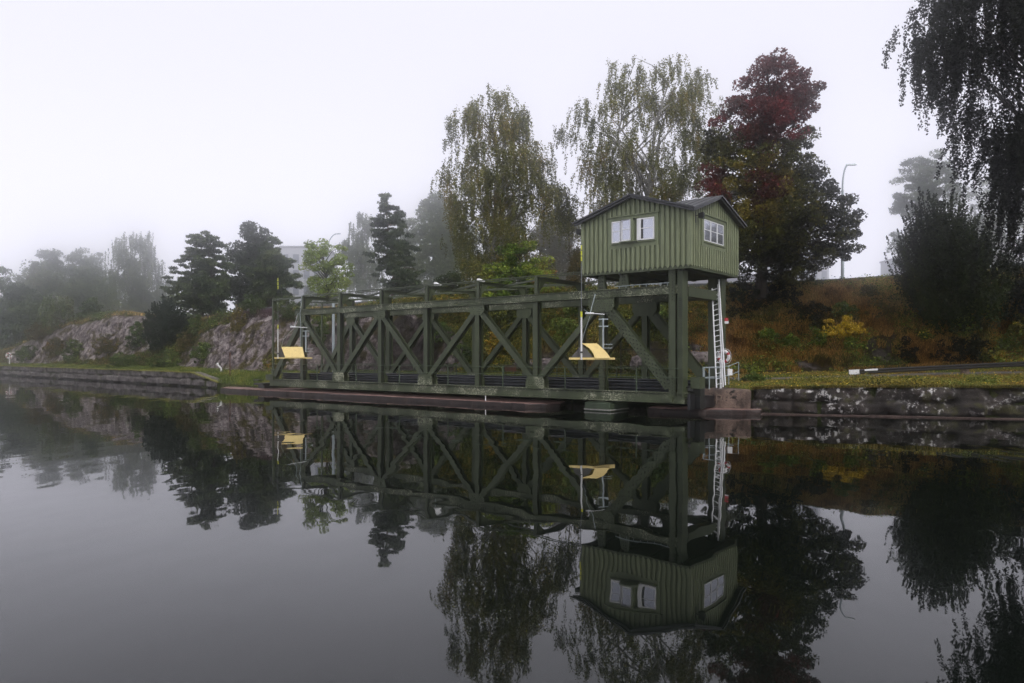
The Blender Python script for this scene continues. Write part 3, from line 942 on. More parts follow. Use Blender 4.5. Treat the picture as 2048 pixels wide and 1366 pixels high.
# verge boards under the roof edge and standing seams
mb = MB()
for i in range(1, 9):
    j = i % 8 + 1
    a = Vector(vs[9 + i]) * 1.0; bq = Vector(vs[9 + j]) * 1.0
    for q in (a, bq): q.x *= .972; q.y *= .970; q.z -= .052
    mb.bar(a, bq, .10, .03, (0, 1, 0) if abs(a.y - bq.y) < .01 else (1, 0, 0)) if False else mb.bar(a, bq, .03, .11, (0, 0, 1))
mb.build("verge_board", M['roof'], rf)
mb = MB()
for s_ in (-1, 1):
    for q in np.arange(.5, 3.5, .55):
        for e in (-1, 1):
            # seams on the facets of the front and back gables (run down in x)
            y = e * q
            x1 = min(q * hx / hy, ox)
            mb.bar((s_ * .02, y, rz(.02, y) + .012), (s_ * x1, y, rz(x1, y) + .012), .02, .03, (0, 0, 1))
            x = e * q; y1 = min(q * hy / hx, oy)
            mb.bar((x, s_ * .02, rz(x, .02) + .012), (x, s_ * y1, rz(x, y1) + .012), .02, .03, (0, 0, 1))
mb.build("roof_seam", M['roof'], rf)

# windows
def sash(parent, wdt, hgt, loc, rz_, mat_frame='white', glass='glass', fw=.065, vbars=0, hbar=True):
    """a glazed sash, hinge at local x=0, faces local -y"""
    e = MB()
    e.box(0, fw, -.03, .015, 0, hgt); e.box(wdt - fw, wdt, -.03, .015, 0, hgt)
    e.box(fw, wdt - fw, -.03, .015, 0, fw); e.box(fw, wdt - fw, -.03, .015, hgt - fw, hgt)
    if hbar: e.box(fw, wdt - fw, -.025, .010, hgt * .53 - .018, hgt * .53 + .018)
    o = e.build("sash", M[mat_frame], parent, loc=loc, rot=(0, 0, rz_))
    g = MB(); g.box(fw, wdt - fw, -.008, -.002, fw, hgt - fw)
    g.build("pane", M[glass], o)
    return o
wf = MB()
x0, x1, z0, z1 = -1.32, 1.27, 1.42, 2.62
for (a, b_) in ((x0, x0 + .04), (-.72, -.66), (.10, .22), (x1 - .04, x1)):
    wf.box(a, b_, -hy - .02, -hy + .10, z0, z1)
wf.box(x0 + .04, x1 - .04, -hy - .02, -hy + .10, z1 - .03, z1 - .001)
win = wf.build("window", M['trim'], cab)
mb = MB(); mb.box(x0 - .02, x1 + .04, -hy - .12, -hy - .047, z0 - .06, z0 - .02); mb.box(-.70, .30, -hy - .30, -hy - .05, z0 - .019, z0 + .02); mb.build("window_sill", M['trim'], win)
mb = MB(); mb.box(-.66, .26, -hy - .28, -hy - .05, z1 - .02, z1 + .02); mb.build("window_hood", M['trim'], win)
mb = MB(); mb.box(-.02, .10, -hy - .28, -hy - .03, z0 + .02, z1 - .022); mb.build("centre_mullion", M['trim'], win)
sash(win, .55, 1.14, (-1.29, -hy - .04, z0 + .02), 0)
sash(win, .60, 1.14, (-.635, -hy - .15, z0 + .05), R(-5))
o = sash(win, .98, 1.14, (.26, -hy - .10, z0 + .02), R(3))
mb = MB(); mb.box(.065, .24, -.045, -.031, .02, 1.12); mb.build("inner_casement", M['white'], o)
mb = MB(); mb.box(.24, .36, -.014, -.009, .07, 1.07); mb.build("shaded_gap_strip", M['black'], o)  # black strip over the pane, painting the shade of the open gap
# side window: three lights in weathered grey frames
wf = MB()
y0, y1, z0, z1 = -1.50, 1.10, 1.33, 2.52
wf.box(hx - .1, hx + .02, y0, y0 + .05, z0, z1); wf.box(hx - .1, hx + .02, y1 - .05, y1, z0, z1)
wf.box(hx - .1, hx + .02, y0 + .05, y1 - .05, z1 - .04, z1); wf.box(hx - .1, hx + .02, y0 + .05, y1 - .05, z0, z0 + .03)
wf.box(hx + .037, hx + .10, y0 - .02, y1 + .04, z0 - .07, z0 - .03)
win2 = wf.build("window", M['trim'], cab)
for k in range(3):
    sash(win2, .82, 1.10, (hx + .0, y0 + .06 + k * .835, z0 + .035), R(90), 'alu', 'glass', .045)
# interior light blocker so the panes do not look through: back boarding
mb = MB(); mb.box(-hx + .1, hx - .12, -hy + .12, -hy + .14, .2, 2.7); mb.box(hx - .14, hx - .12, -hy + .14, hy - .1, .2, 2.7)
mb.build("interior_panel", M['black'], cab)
# floodlights on the cabin
def flood(loc, rz_, label, parentless=True):
    e = empty("floodlight", loc, rz_)
    tag(e, label, "floodlight", "floodlights on the cabin corners")
    mb = MB(); mb.bar((0, 0, -.35), (0, 0, .2), .05, .08); mb.bar((0, 0, 0), (.3, 0, .05), .04, .04, (0, 0, 1)); mb.build("bracket", M['black'], e)
    mb = MB(); mb.add([(.15, -.1, -.12), (.15, .1, -.12), (.15, .1, .1), (.15, -.1, .1), (.42, -.2, -.16), (.42, .2, -.16), (.42, .2, .16), (.42, -.2, .16)],
                      [(0, 1, 2, 3)[::-1], (4, 5, 6, 7), (0, 4, 5, 1)[::-1] , (1, 5, 6, 2)[::-1], (2, 6, 7, 3)[::-1], (3, 7, 4, 0)[::-1]])
    mb.build("lamp_housing", M['black'], e, bevel=.01)
    mb = MB(); mb.box(.421, .428, -.17, .17, -.13, .13); mb.build("lens", M['darkglass'], e)
    return e
cabW = Matrix.Translation(cab.location) @ Matrix.Rotation(BANG, 4, 'Z')
flood(cabW @ Vector((hx + .06, -hy + .45, 2.45)), BANG + R(15), "black floodlight bracketed beside the cabin's side window")
flood(cabW @ Vector((-hx - .06, -hy + .3, 2.35)), BANG + R(175), "black floodlight under the left eave of the cabin")

# ------------------------------------------------------------------ yellow day boards on rods
def day_board(px0, D, label, h_top, curved):
    """faces the canal; x runs along the picture, origin at the bar's left end"""
    X0 = px2w(px0, D)
    e = empty("marker_board", (X0, D, 0))
    tag(e, label, "marker board", "yellow marker boards hung on the canal side of the bridge")
    zb = 2.86
    if curved: W_, xr, bl, br, tl, tr, hh = 2.45, .65, 1.35, 2.2, .70, 1.52, .80
    else: W_, xr, bl, br, tl, tr, hh = 2.85, .30, .85, 2.32, .38, 1.98, .82
    mb = MB(); mb.box(0, W_, -.06, .10, zb - .055, zb + .055 if curved else zb + .03); mb.build("base_bar", M['yellow'], e, bevel=.008)
    n = 10; vs = []
    for i in range(n + 1):
        f = i / n
        g = (f + .30 * math.sin(f * math.pi) * -1 * (1 if curved else 0))
        xl = bl + (tl - bl) * (f ** 1.9 if curved else f); xr_ = br + (tr - br) * (f ** 1.15 if curved else f)
        y = -.12 + .55 * f; z = zb + .02 + hh * f + (.05 * math.sin(f * math.pi) if curved else 0)
        vs += [(xl, y, z), (xr_, y, z)]
    m_ = len(vs); vs2 = [(x, y + .03, z) for x, y, z in vs]; fs = []
    for i in range(n):
        fs += [(2 * i, 2 * i + 1, 2 * i + 3, 2 * i + 2), (m_ + 2 * i, m_ + 2 * i + 2, m_ + 2 * i + 3, m_ + 2 * i + 1),
               (2 * i, 2 * i + 2, m_ + 2 * i + 2, m_ + 2 * i), (2 * i + 1, m_ + 2 * i + 1, m_ + 2 * i + 3, 2 * i + 3)]
    fs += [(0, m_, m_ + 1, 1), (2 * n, 2 * n + 1, m_ + 2 * n + 1, m_ + 2 * n)]
    mb = MB(); mb.add(vs + vs2, fs); mb.build("sloping_panel", M['yellow'], e)
    # dark plate closing the open side of the folded board
    mb = MB(); P3 = [(.12, .14, zb + .06), (bl - .02, .14, zb + .06), (tl + .02, .48, zb + hh - .02)]
    mb.add(P3 + [(x, y + .03, z) for x, y, z in P3], [(0, 1, 2), (5, 4, 3), (0, 3, 4, 1), (1, 4, 5, 2), (2, 5, 3, 0)])
    mb.build("side_cheek", M['black'], e)
    th = .05 if curved else .032
    mb = MB(); mb.tube([(xr, -.12, zb - .06), (xr, -.12, zb + 2.3)], th, 8); rod = mb.build("rod", M['white'], e)
    mb = MB(); mb.tube([(xr, -.12, zb + 2.3), (xr, -.12, h_top)], th * .5, 8); mb.build("upper_rod", M['dullsteel'], rod)
    for q in (.12, .42, .72):
        mb = MB(); mb.tube([(xr, -.12, h_top - q - .24), (xr, -.12, h_top - q)], th * .55 + .012, 8); mb.build("yellow_band", M['yelband'], rod)
    mb = MB(); mb.tube([(xr, -.12, zb + 2.2), (xr, -.12, zb + 2.5)], th + .008, 8); mb.build("yellow_band", M['yelband'], rod)
    mb = MB(); mb.tube([(xr, -.12, zb + .30), (xr, -.12, zb + .38)], th + .03, 8); mb.build("clamp", M['black'], rod)
    ax0, ax1, az = (.88, 1.95, 5.28) if curved else (1.15, 2.35, 5.2)
    mb = MB(); mb.tube([(ax0, .15, az), (ax0 + .45, .2, az)], .055, 8); mb.tube([(ax0 + .4, .2, az), (ax1, .45, az - .04)], .028, 8); mb.build("support_arm", M['alu'], e)
    mb = MB(); mb.tube([(ax1 - .08, .38, az - .25), (ax1 - .08, .38, az - 1.9)], .05, 8)
    for q in (.30, .68): mb.bar((ax1 - .33, .36, az - q), (ax1 + .18, .36, az - q), .05, .05, (0, 0, 1))
    for q in (1.65, 1.85): mb.bar((ax1 - .1, .40, az - q), (ax1 + .42, .42, az - q), .03, .03, (0, 0, 1))
    mb.build("post_clamps", M['galv'], e)
    mb = MB(); mb.tube([(ax0 + .28, .2, az + .05), (ax0 + .55, .3, az + 1.05)], .02, 6); mb.tube([(ax0 + .2, .2, az + .03), (ax0 - .08, .15, az + .2)], .014, 6)
    mb.tube([(tl, .42, zb + hh), (tl + .16, .42, zb + hh + .6), (ax0 + .3, .25, az - .03)], .012, 6)
    mb.build("cable", M['galv'], e)
    return e
day_board(549, 55.8, "yellow folded marker board on a thin rod by the far left end of the bridge", 9.0, False)
day_board(1138, 39.3, "yellow curved marker board on a tall rod just below the cabin", 9.0, True)

# ------------------------------------------------------------------ green machinery cabinet
cb = empty("machine_cabinet", W(-.75, .55, 0), BANG)
tag(cb, "small green steel cabinet at the foot of the right column", "cabinet")
mb = MB(); mb.box(-.28, .22, -.35, .3, 1.33, 1.9); mb.build("cabinet_body", M['bridge'], cb, bevel=.015)
mb = MB(); mb.box(-.3, .24, -.37, .32, 1.902, 1.93); mb.build("cabinet_lid", M['bridge'], cb)
mb = MB(); mb.box(-.2, .2, -.2, .3, .3, 1.328); mb.box(-.6, -.25, -.5, -.37, 1.36, 1.42); mb.build("cabinet_stand", M['underfloor'], cb)

# ------------------------------------------------------------------ slabs, quay walls
def rough_prism(name, poly, z0, z1, mat, label, cat, amp=.05, seg=.35, group=None):
    """slab with an irregular edge"""
    pts = []
    n = len(poly)
    for i in range(n):
        a = np.array(poly[i]); b2 = np.array(poly[(i + 1) % n]); Ln = np.linalg.norm(b2 - a); k = max(1, int(Ln / seg))
        for q in range(k):
            p = a + (b2 - a) * q / k
            pts.append(p)
    pts = np.array(pts); m_ = len(pts)
    j = np.stack([fbm(np.c_[pts * 1.3, np.zeros(m_)], 3), fbm(np.c_[pts * 1.3 + 40, np.zeros(m_)], 3)], -1) * amp * 2
    pts = pts + j
    c = pts.mean(0)
    zt = z1 + .03 * fbm(np.c_[pts * .8, np.ones(m_)], 3)
    ring = []
    ring.append(np.c_[pts, np.full(m_, z0)])
    ring.append(np.c_[pts + .03 * np.sign(pts - c), zt - .10])
    ring.append(np.c_[pts, zt - .03])
    ins = pts + (c - pts) / np.linalg.norm(c - pts, axis=1)[:, None] * .05
    ring.append(np.c_[ins, zt])
    vs = np.concatenate(ring).tolist(); fs = []
    for r_ in range(3):
        for i in range(m_):
            k = (i + 1) % m_
            fs.append((r_ * m_ + i, r_ * m_ + k, (r_ + 1) * m_ + k, (r_ + 1) * m_ + i))
    fs.append(tuple(3 * m_ + i for i in range(m_)))
    mb = MB(); mb.add(vs, fs)
    if mat is M['slab']: mb.sidef = list(range(2 * m_)); mb.sidem = M['wet']
    o = mb.build(name, mat)
    return tag(o, label, cat, group)
def Wp(s, t): return W(s, t)[:2]
rough_prism("stone_slab", [Wp(43.5, .3), Wp(42.3, -.95), Wp(30, -.85), Wp(18, -.8), Wp(9.4, -.75), Wp(8.3, -.2), Wp(7.9, .6), Wp(8.6, 2.2), Wp(20, 3.0), Wp(36, 3.2), Wp(42, 2.4)],
            -1.2, .27, M['slab'], "long low reddish granite landing slab at the waterline under the bridge", "stone slab", .06)
rough_prism("stone_slab", [(7.3, 39.4), (8.3, 38.5), (9.6, 38.0), (11.6, 37.55), (12.7, 37.75), (13.0, 38.3), (12.6, 38.9), (10.2, 40.4), (8.2, 41.0)],
            -1.2, .27, M['slab'], "short reddish stone slab at the waterline below the concrete block", "stone slab", .1)
# concrete block
blk = rough_prism("concrete_block", [(9.95, 38.85), (12.35, 38.15), (12.9, 40.2), (11.6, 41.9)], .2, 1.24, M['block'], "weathered concrete block on the quay below the white ladder", "concrete block", .03)
fnt = bpy.data.curves.new("painted_letters", 'FONT'); fnt.body = "SP"; fnt.size = .72; fnt.extrude = .02; fnt.offset = -.018; fnt.space_character = 1.15
fo_ = bpy.data.objects.new("letters_curve", fnt); col.objects.link(fo_)
bpy.context.view_layer.update()
fme = bpy.data.meshes.new_from_object(fo_.evaluated_get(bpy.context.evaluated_depsgraph_get()))
bpy.data.objects.remove(fo_)
fme.materials.clear()
fo = link_mesh("painted_letters", fme, M['text'])
fo.parent = blk; fo.location = (10.24, 38.675, .50); fo.rotation_euler = (R(90), 0, math.atan2(-.70, 2.4))
fo["label"] = "faint chalky letters on the block face"

def quay(name, pts, zt, zb, mat, label, courses, stone_w, amp, moss_label=None, seed=0, nz=22):
    """rough masonry wall face with courses and joints; pts polyline xy, outward normal = towards the camera."""
    pts = [np.array(p, float) for p in pts]
    seg = []; tops = []; acc = [0]
    for i in range(len(pts) - 1): acc.append(acc[-1] + np.linalg.norm(pts[i + 1] - pts[i]))
    Ln = acc[-1]; n = int(Ln / .16) + 1
    sp_ = np.linspace(0, Ln, n)
    X = np.interp(sp_, acc, [p[0] for p in pts]); Y = np.interp(sp_, acc, [p[1] for p in pts]); ZT = np.interp(sp_, acc, zt)
    tx = np.gradient(X); ty = np.gradient(Y); l = np.hypot(tx, ty); nx, ny = ty / l, -tx / l
    s_ = np.sign(-(X * nx + Y * ny)); nx *= s_; ny *= s_
    fz = np.linspace(0, 1, nz)
    S, Fz = np.meshgrid(sp_, fz)
    Z = zb + (ZT[None] - zb) * Fz
    ZT = ZT + .05 * fbm(np.c_[sp_ * .8, np.zeros(n), np.full(n, seed)], 3)
    Z = zb + (ZT[None] - zb) * Fz
    wob = .10 * fbm(np.stack([S * .5, Z * 0, np.full(S.shape, seed + 3.)], -1), 3)
    zc = (Z + wob) / (ZT.max()) * courses
    course = np.floor(zc)
    dz = np.abs(zc - np.round(zc)) * ZT.max() / courses
    sc2 = S / stone_w + hash3(course.astype(np.int64), np.full(S.shape, seed, np.int64), np.zeros(S.shape, np.int64)) * 3 + .35 * fbm(np.stack([S * .3, course * 5, np.zeros(S.shape)], -1), 2)
    dx_ = np.abs(sc2 - np.round(sc2)) * stone_w
    joint = np.minimum(dz, dx_)
    blk_h = hash3(np.floor(sc2 + .5).astype(np.int64), course.astype(np.int64), np.full(S.shape, seed + 7, np.int64))
    D_ = amp * (blk_h - .5) + amp * .9 * fbm(np.stack([S * 1.7, Z * 1.7, np.zeros(S.shape)], -1), 4) - .2 * np.exp(-(joint / .075) ** 2)
    D_ -= .07 * Fz
    D_ = D_ + .0
    XX = X[None] + nx[None] * D_; YY = Y[None] + ny[None] * D_
    Vf = np.stack([XX, YY, Z], -1)
    # cap going back
    cap = []
    for q, wd in enumerate((.12, .35, .7, 1.0)):
        c_ = np.stack([X - nx * wd, Y - ny * wd, ZT + .02 + .02 * fbm(np.c_[X * 2, Y * 2, np.full(n, q * 3.)], 2)], -1); cap.append(c_)
    Vf = np.concatenate([Vf, np.array(cap)], 0)
    r_ = Vf.shape[0]
    ii = np.arange(r_ * n).reshape(r_, n)
    q4 = np.stack([ii[:-1, :-1], ii[:-1, 1:], ii[1:, 1:], ii[1:, :-1]], -1).reshape(-1, 4)
    me = np_mesh(name, Vf.reshape(-1, 3), q4, 4)
    o = link_mesh(name, me, mat)
    tag(o, label, "quay wall")
    return o, (X, Y, ZT, nx, ny, sp_)
ql, ql_d = quay("quay_wall", [(-165, 193), (-81.3, 116.6), (-43.0, 82.2), (-31.3, 71.9), (-27.2, 67.9), (-26.6, 68.9)], [1.5, 1.5, 1.45, 1.42, .62, .5], -.8, M['wall_l'],
                "long dark grey stone quay wall running off into the fog at left", 2, 1.5, .2, seed=3)
qr, qr_d = quay("quay_wall", [(12.5, 39.6), (12.4, 38.3), (18.0, 36.7), (23.2, 35.25), (34, 32.2), (70, 21)], [1.2, 1.24, 1.40, 1.46, 1.5, 1.5], -.8, M['wall_r'],
                "lichen spotted dark stone quay wall at the right edge", 2.2, 1.3, .34, seed=11)
qb, _ = quay("quay_wall", [(-21.0, 62.8), (-16.6, 64.2), (-5.6, 56.0), (8.2, 44.8), (11.4, 41.9)], [.5, 1.22, 1.3, 1.3, 1.2], -.8, M['wall_l'],
             "shaded stone quay wall behind the lower part of the bridge", 2, 1.4, .1, seed=23)
# moss rim on the left wall top
def rim(data, wd, zoff, mat, name, parent, lab, thr=-1.0, seed=0, h=.06):
    X, Y, ZT, nx, ny, sp_ = data
    mb = MB()
    on = fbm(np.c_[sp_ * .35, np.full(len(sp_), 4.2 + seed), np.zeros(len(sp_))], 3) > thr
    for i in range(len(X) - 1):
        if not on[i]: continue
        w2 = wd * (1 + .3 * math.sin(i * 1.7) + .2 * math.sin(i * .61))
        a = [(X[i] + nx[i] * .03, Y[i] + ny[i] * .03), (X[i + 1] + nx[i + 1] * .03, Y[i + 1] + ny[i + 1] * .03),
             (X[i + 1] - nx[i + 1] * w2, Y[i + 1] - ny[i + 1] * w2), (X[i] - nx[i] * w2, Y[i] - ny[i] * w2)]
        za, zb_ = ZT[i] + zoff, ZT[i + 1] + zoff
        z4 = [za, zb_, zb_, za]
        vs = [(p[0], p[1], z - .05) for p, z in zip(a, z4)] + [(p[0], p[1], z + h * (.5 + .5 * math.sin(i * 2.3) ** 2)) for p, z in zip(a, z4)]
        mb.add(vs, [(0, 1, 5, 4), (4, 5, 6, 7), (2, 3, 7, 6)])
    o = mb.build(name, mat, parent)
    if lab: o["label"] = lab
    return o
rim(ql_d, .30, .0, M['moss'], "moss_edge", ql, "yellow green moss along the wall top")
# base ledge of the right wall
mb = MB()
X, Y, ZT, nx, ny, sp_ = qr_d
i = 10
while i < len(X) - 12:
    k = random.randint(7, 13); j = min(i + k, len(X) - 2)
    o_ = .16 + random.uniform(-.03, .05); zt_ = .06 + random.uniform(-.015, .02)
    vs = []
    for q in (i, j):
        for dd, z in ((.5, -.7), (.5, zt_), (-.2, zt_), (-.2, -.7)):
            pass
    a0 = (X[i] + nx[i] * (o_ + .14), Y[i] + ny[i] * (o_ + .14)); a1 = (X[j] + nx[j] * (o_ + .14), Y[j] + ny[j] * (o_ + .14))
    b0 = (X[i] - nx[i] * .1, Y[i] - ny[i] * .1); b1 = (X[j] - nx[j] * .1, Y[j] - ny[j] * .1)
    mb.prism([a0, a1, b1, b0], -.7, zt_)
    i = j + (0 if random.random() < .8 else 3)
mb.build("footing_stones", M['footing'], qr)

# ------------------------------------------------------------------ path, road
def strip(name, pts, wd, mat, zoff, n=80):
    pts = np.array(pts, float); acc = np.r_[0, np.cumsum(np.linalg.norm(np.diff(pts, axis=0), axis=1))]
    s_ = np.linspace(0, acc[-1], n); X = np.interp(s_, acc, pts[:, 0]); Y = np.interp(s_, acc, pts[:, 1])
    for it in range(6):
        X[1:-1] = .5 * X[1:-1] + .25 * (X[2:] + X[:-2]); Y[1:-1] = .5 * Y[1:-1] + .25 * (Y[2:] + Y[:-2])
    tx, ty = np.gradient(X), np.gradient(Y); l = np.hypot(tx, ty); nx, ny = -ty / l, tx / l
    vs = []; fs = []
    m_ = 5
    for i in range(n):
        for q in range(m_):
            f = (q / (m_ - 1) - .5) * (wd * (1 + .08 * math.sin(i * .9)))
            x, y = X[i] + nx[i] * f, Y[i] + ny[i] * f
            vs.append((x, y, ground(x, y) + zoff))
    for i in range(n - 1):
        for q in range(m_ - 1):
            a = i * m_ + q; fs.append((a, a + 1, a + m_ + 1, a + m_))
    mb = MB(); mb.add(vs, fs)
    return tag(mb.build(name, mat), kind='structure')
strip("path", [(11.9, 46.6), (14, 43.6), (20, 42.9), (24, 42.3), (28, 41.6), (34, 39.5), (60, 31)], 1.5, M['asphalt'], .09, 140)
RIDGE = np.array([L[i, 2] for i in range(0, len(L))])
rd = RIDGE[(RIDGE[:, 0] > -32) & (RIDGE[:, 0] < 80)][::12]
road_pts = [(p[0] + .35 * 6, p[1] + 6.5) for p in rd]
strip("road", road_pts, 7, M['asphalt'], .16, 140)

# ------------------------------------------------------------------ rails
def post_rail(name, pts, zs, label, cat, beam, post_mat, beam_mat, post_w, step=None, white_end=False, group=None):
    e = empty(name, (pts[0][0], pts[0][1], ground(*pts[0])))
    tag(e, label, cat, group)
    loc = Vector(e.location)
    return e, loc
# wooden path rail at right
rp = [(19.9, 42.3, 2.10), (25.4, 41.2, 2.42), (31.5, 39.5, 2.75), (38, 36.5, 3.0)]
e = empty("path_barrier", (19.9, 42.3, ground(19.9, 42.3)))
tag(e, "low black rail barrier on stone posts beside the towpath with a white painted end", "barrier")
o0 = Vector(e.location)
mb = MB()
for a, bb in zip(rp[:-1], rp[1:]):
    for dz in (-.07, .07):
        mb.tube([Vector(a) - o0 + Vector((0, 0, dz)), Vector(bb) - o0 + Vector((0, 0, dz))], .07, 8)
mb.build("rail_bar", M['tar'], e)
mb = MB(); dr = (Vector(rp[1]) - Vector(rp[0])).normalized()
pA = Vector(rp[0]) - o0
mb.bar(pA - dr * .55, pA + dr * .0, .10, .27, (0, 0, 1)); mb.build("white_end_board", M['white'], e)
mb = MB(); mb.bar(pA + dr * .25 + Vector((0, -.085, .08)), pA + dr * .95 + Vector((0, -.085, .08)), .02, .10, (0, 0, 1)); mb.build("white_band", M['white'], e)
for x, y, z in rp[:3]:
    g = ground(x, y); mb = MB(); mb.box(x - o0.x - .17, x - o0.x + .17, y - o0.y + .08, y - o0.y + .34, g - o0.z - .3, z - o0.z + (.06 if x > 20 else -.12)); mb.build("stone_post", M['block'], e, bevel=.02)
# steel guard rail along the road
e = empty("road_guardrail", (rd[0][0], rd[0][1] + 1.2, 8))
tag(e, "thin steel guardrail along the road at the top of the bank", "guardrail")
o0 = Vector(e.location)
gp = [(p[0] + .5, p[1] + 3.0) for p in rd]
dense = []
for a, bb in zip(gp[:-1], gp[1:]):
    Ln = math.hypot(bb[0] - a[0], bb[1] - a[1]); k = max(1, int(Ln / 2))
    for q in range(k): dense.append((a[0] + (bb[0] - a[0]) * q / k, a[1] + (bb[1] - a[1]) * q / k))
gz = [ground(x, y) for x, y in dense]
gz = np.convolve(np.pad(gz, 4, mode='edge'), np.ones(9) / 9, 'valid')
mb = MB(); mp = []
for i in range(len(dense) - 1):
    a = Vector((*dense[i], gz[i] + .62)) - o0; bb = Vector((*dense[i + 1], gz[i + 1] + .62)) - o0
    mb.bar(a + Vector((0, 0, .09)), bb + Vector((0, 0, .09)), .05, .10, (0, 0, 1)); mb.bar(a - Vector((0, 0, .09)), bb - Vector((0, 0, .09)), .05, .10, (0, 0, 1))
    mb.bar(a, bb, .02, .18, (0, 0, 1))
mb.build("rail_beam", M['dullsteel'], e)
for i in range(0, len(dense), 2):
    a = Vector((*dense[i], gz[i])) - o0
    mb = MB(); mb.bar(a - Vector((0, 0, .4)), a + Vector((0, 0, .66)), .1, .1); mb.build("rail_post", M['dullsteel'], e)

# ------------------------------------------------------------------ ladder, lifebuoy, railing
lad = empty("ladder", (11.0, 39.15, 1.3))
tag(lad, "tall white aluminium ladder leaning on the rear bridge column", "ladder")
def Lp(px, py, D): return Vector(px2w(px, D, py)) - Vector(lad.location)
lb, rb_ = Lp(1433, 776, 39.3), Lp(1446, 774, 39.3)
lt, rt = Lp(1424, 577, 40.6), Lp(1436, 572, 40.6)
mb = MB(); mb.bar(lb, lt, .055, .10); lr = mb.build("ladder_rail", M['alu'], lad)
mb = MB(); mb.bar(rb_, rt + (rt - rb_).normalized() * .1, .055, .10); mb.build("ladder_rail", M['alu'], lad)
mb = MB(); q = Vector((.10, -.07, 0)); mb.bar(rb_ + q + Vector((0, 0, .1)), rt + q * .2 + Vector((0.02, 0, .35)), .05, .09); mb.build("ladder_rail", M['alu'], lad)
for k in range(19):
    f = .035 + k * .0525
    mb = MB(); mb.tube([lb.lerp(lt, f), rb_.lerp(rt, f)], .02, 8); mb.build("rung", M['alu'], lad)
for base, sx in ((lb.lerp(lt, .88), -1), (rb_.lerp(rt, .885), -1)):
    mb = MB(); pts = [base + Vector((sx * .18 * (1 - math.cos(a)) , -.05, .14 * math.sin(a))) for a in np.linspace(0, 2.6, 8)]
    mb.tube(pts, .02, 6); mb.build("ladder_hook", M['alu'], lad)

def lifebuoy(loc, R_, r_, rot, label, group="lifebuoys on the quay"):
    e = empty("lifebuoy", loc); e.rotation_euler = rot
    tag(e, label, "lifebuoy", group)
    nU, nV = 48, 12
    for kind in (0, 1):
        mb = MB(); vs = []; fs = []
        for i in range(nU + 1):
            pass
        for i in range(nU):
            red = (i % 12) in (0, 1, 2)
            if red != bool(kind): continue
            n0 = len(mb.v)
            for ii in (i, i + 1):
                a = 2 * math.pi * ii / nU + .3; rr = r_ * (1.02 if red else 1)
                for jv in range(nV):
                    bq = 2 * math.pi * jv / nV
                    mb.v.append(((R_ + rr * math.cos(bq)) * math.cos(a), rr * .8 * math.sin(bq), (R_ + rr * math.cos(bq)) * math.sin(a)))
            for jv in range(nV):
                k = (jv + 1) % nV; mb.f.append((n0 + jv, n0 + k, n0 + nV + k, n0 + nV + jv))
        mb.build("red_band" if kind else "ring", M['red'] if kind else M['white'], e, smooth=True)
    mb = MB(); pts = []
    for i in range(49):
        a = 2 * math.pi * i / 48; rr = R_ + r_ + .03 + .045 * abs(math.sin(a * 2)); pts.append((rr * math.cos(a), 0, rr * math.sin(a)))
    mb.tube(pts, .012, 6, caps=False); mb.build("grab_line", M['white'], e)
    return e
lb_loc = px2w(1447, 39.9, 713)
lifebuoy(tuple(lb_loc), .29, .085, (R(4), 0, R(-38)), "red and white lifebuoy hung beside the white ladder")
e = empty("buoy_stand", (11.2, 40.0, 1.2)); tag(e, "white metal stand post carrying the near lifebuoy", "stand")
mb = MB(); mb.tube([(.12, .05, 0), (.12, .05, 2.0)], .05, 8); mb.box(.02, .22, .0, .1, -.0, .05); mb.build("stand_post", M['alu'], e)
mb = MB(); mb.box(.5, .75, .0, .2, .75, 1.1); mb.build("small_box", M['white'], e)
# left lifebuoy far away
xl, Dl = px2w(19, 118.5), 118.5
e = empty("buoy_stand", (xl, Dl, ground(xl, Dl))); tag(e, "thin pale post carrying the distant lifebuoy at far left", "stand")
mb = MB(); mb.tube([(0, 0, 0), (0, 0, 1.5)], .06, 8); mb.box(-.12, .12, -.06, .06, 1.5, 1.56); mb.build("stand_post", M['white'], e)
lifebuoy((xl, Dl - .12, ground(xl, Dl) + 1.45), .36, .12, (R(4), 0, R(58)), "small red and white lifebuoy on a post at the far left quay")

e = empty("safety_railing", (10.1, 38.95, 1.26)); tag(e, "low galvanised pipe railing around the foot of the ladder", "railing")
o0 = Vector(e.location)
corners = [Vector((10.1, 39.0, 1.24)), Vector((11.0, 38.75, 1.24))]
back = [Vector((10.45, 40.1, 1.24)), Vector((12.1, 41.2, 1.3)), Vector((13.2, 43.0, 1.5))]
def post(p, h=1.14, r=.028):
    mb = MB(); mb.tube([p - o0, p - o0 + Vector((0, 0, h))], r, 8); mb.tube([p - o0, p - o0 + Vector((0, 0, .02))], .06, 8); mb.build("railing_post", M['galv'], e)
for p in (corners[0], Vector((10.40, 38.92, 1.24)), back[0], back[1], back[2]): post(p)
mb = MB()
for h in (1.14, .60):
    mb.tube([corners[0] - o0 + Vector((0, 0, h)), corners[1] - o0 + Vector((0, 0, h))], .026, 8)
    mb.tube([corners[0] - o0 + Vector((0, 0, h)), back[0] - o0 + Vector((0, 0, h))], .022, 8)
    mb.tube([p - o0 + Vector((0, 0, h)) for p in back], .022, 8)
mb.build("railing_pipe", M['galv'], e)

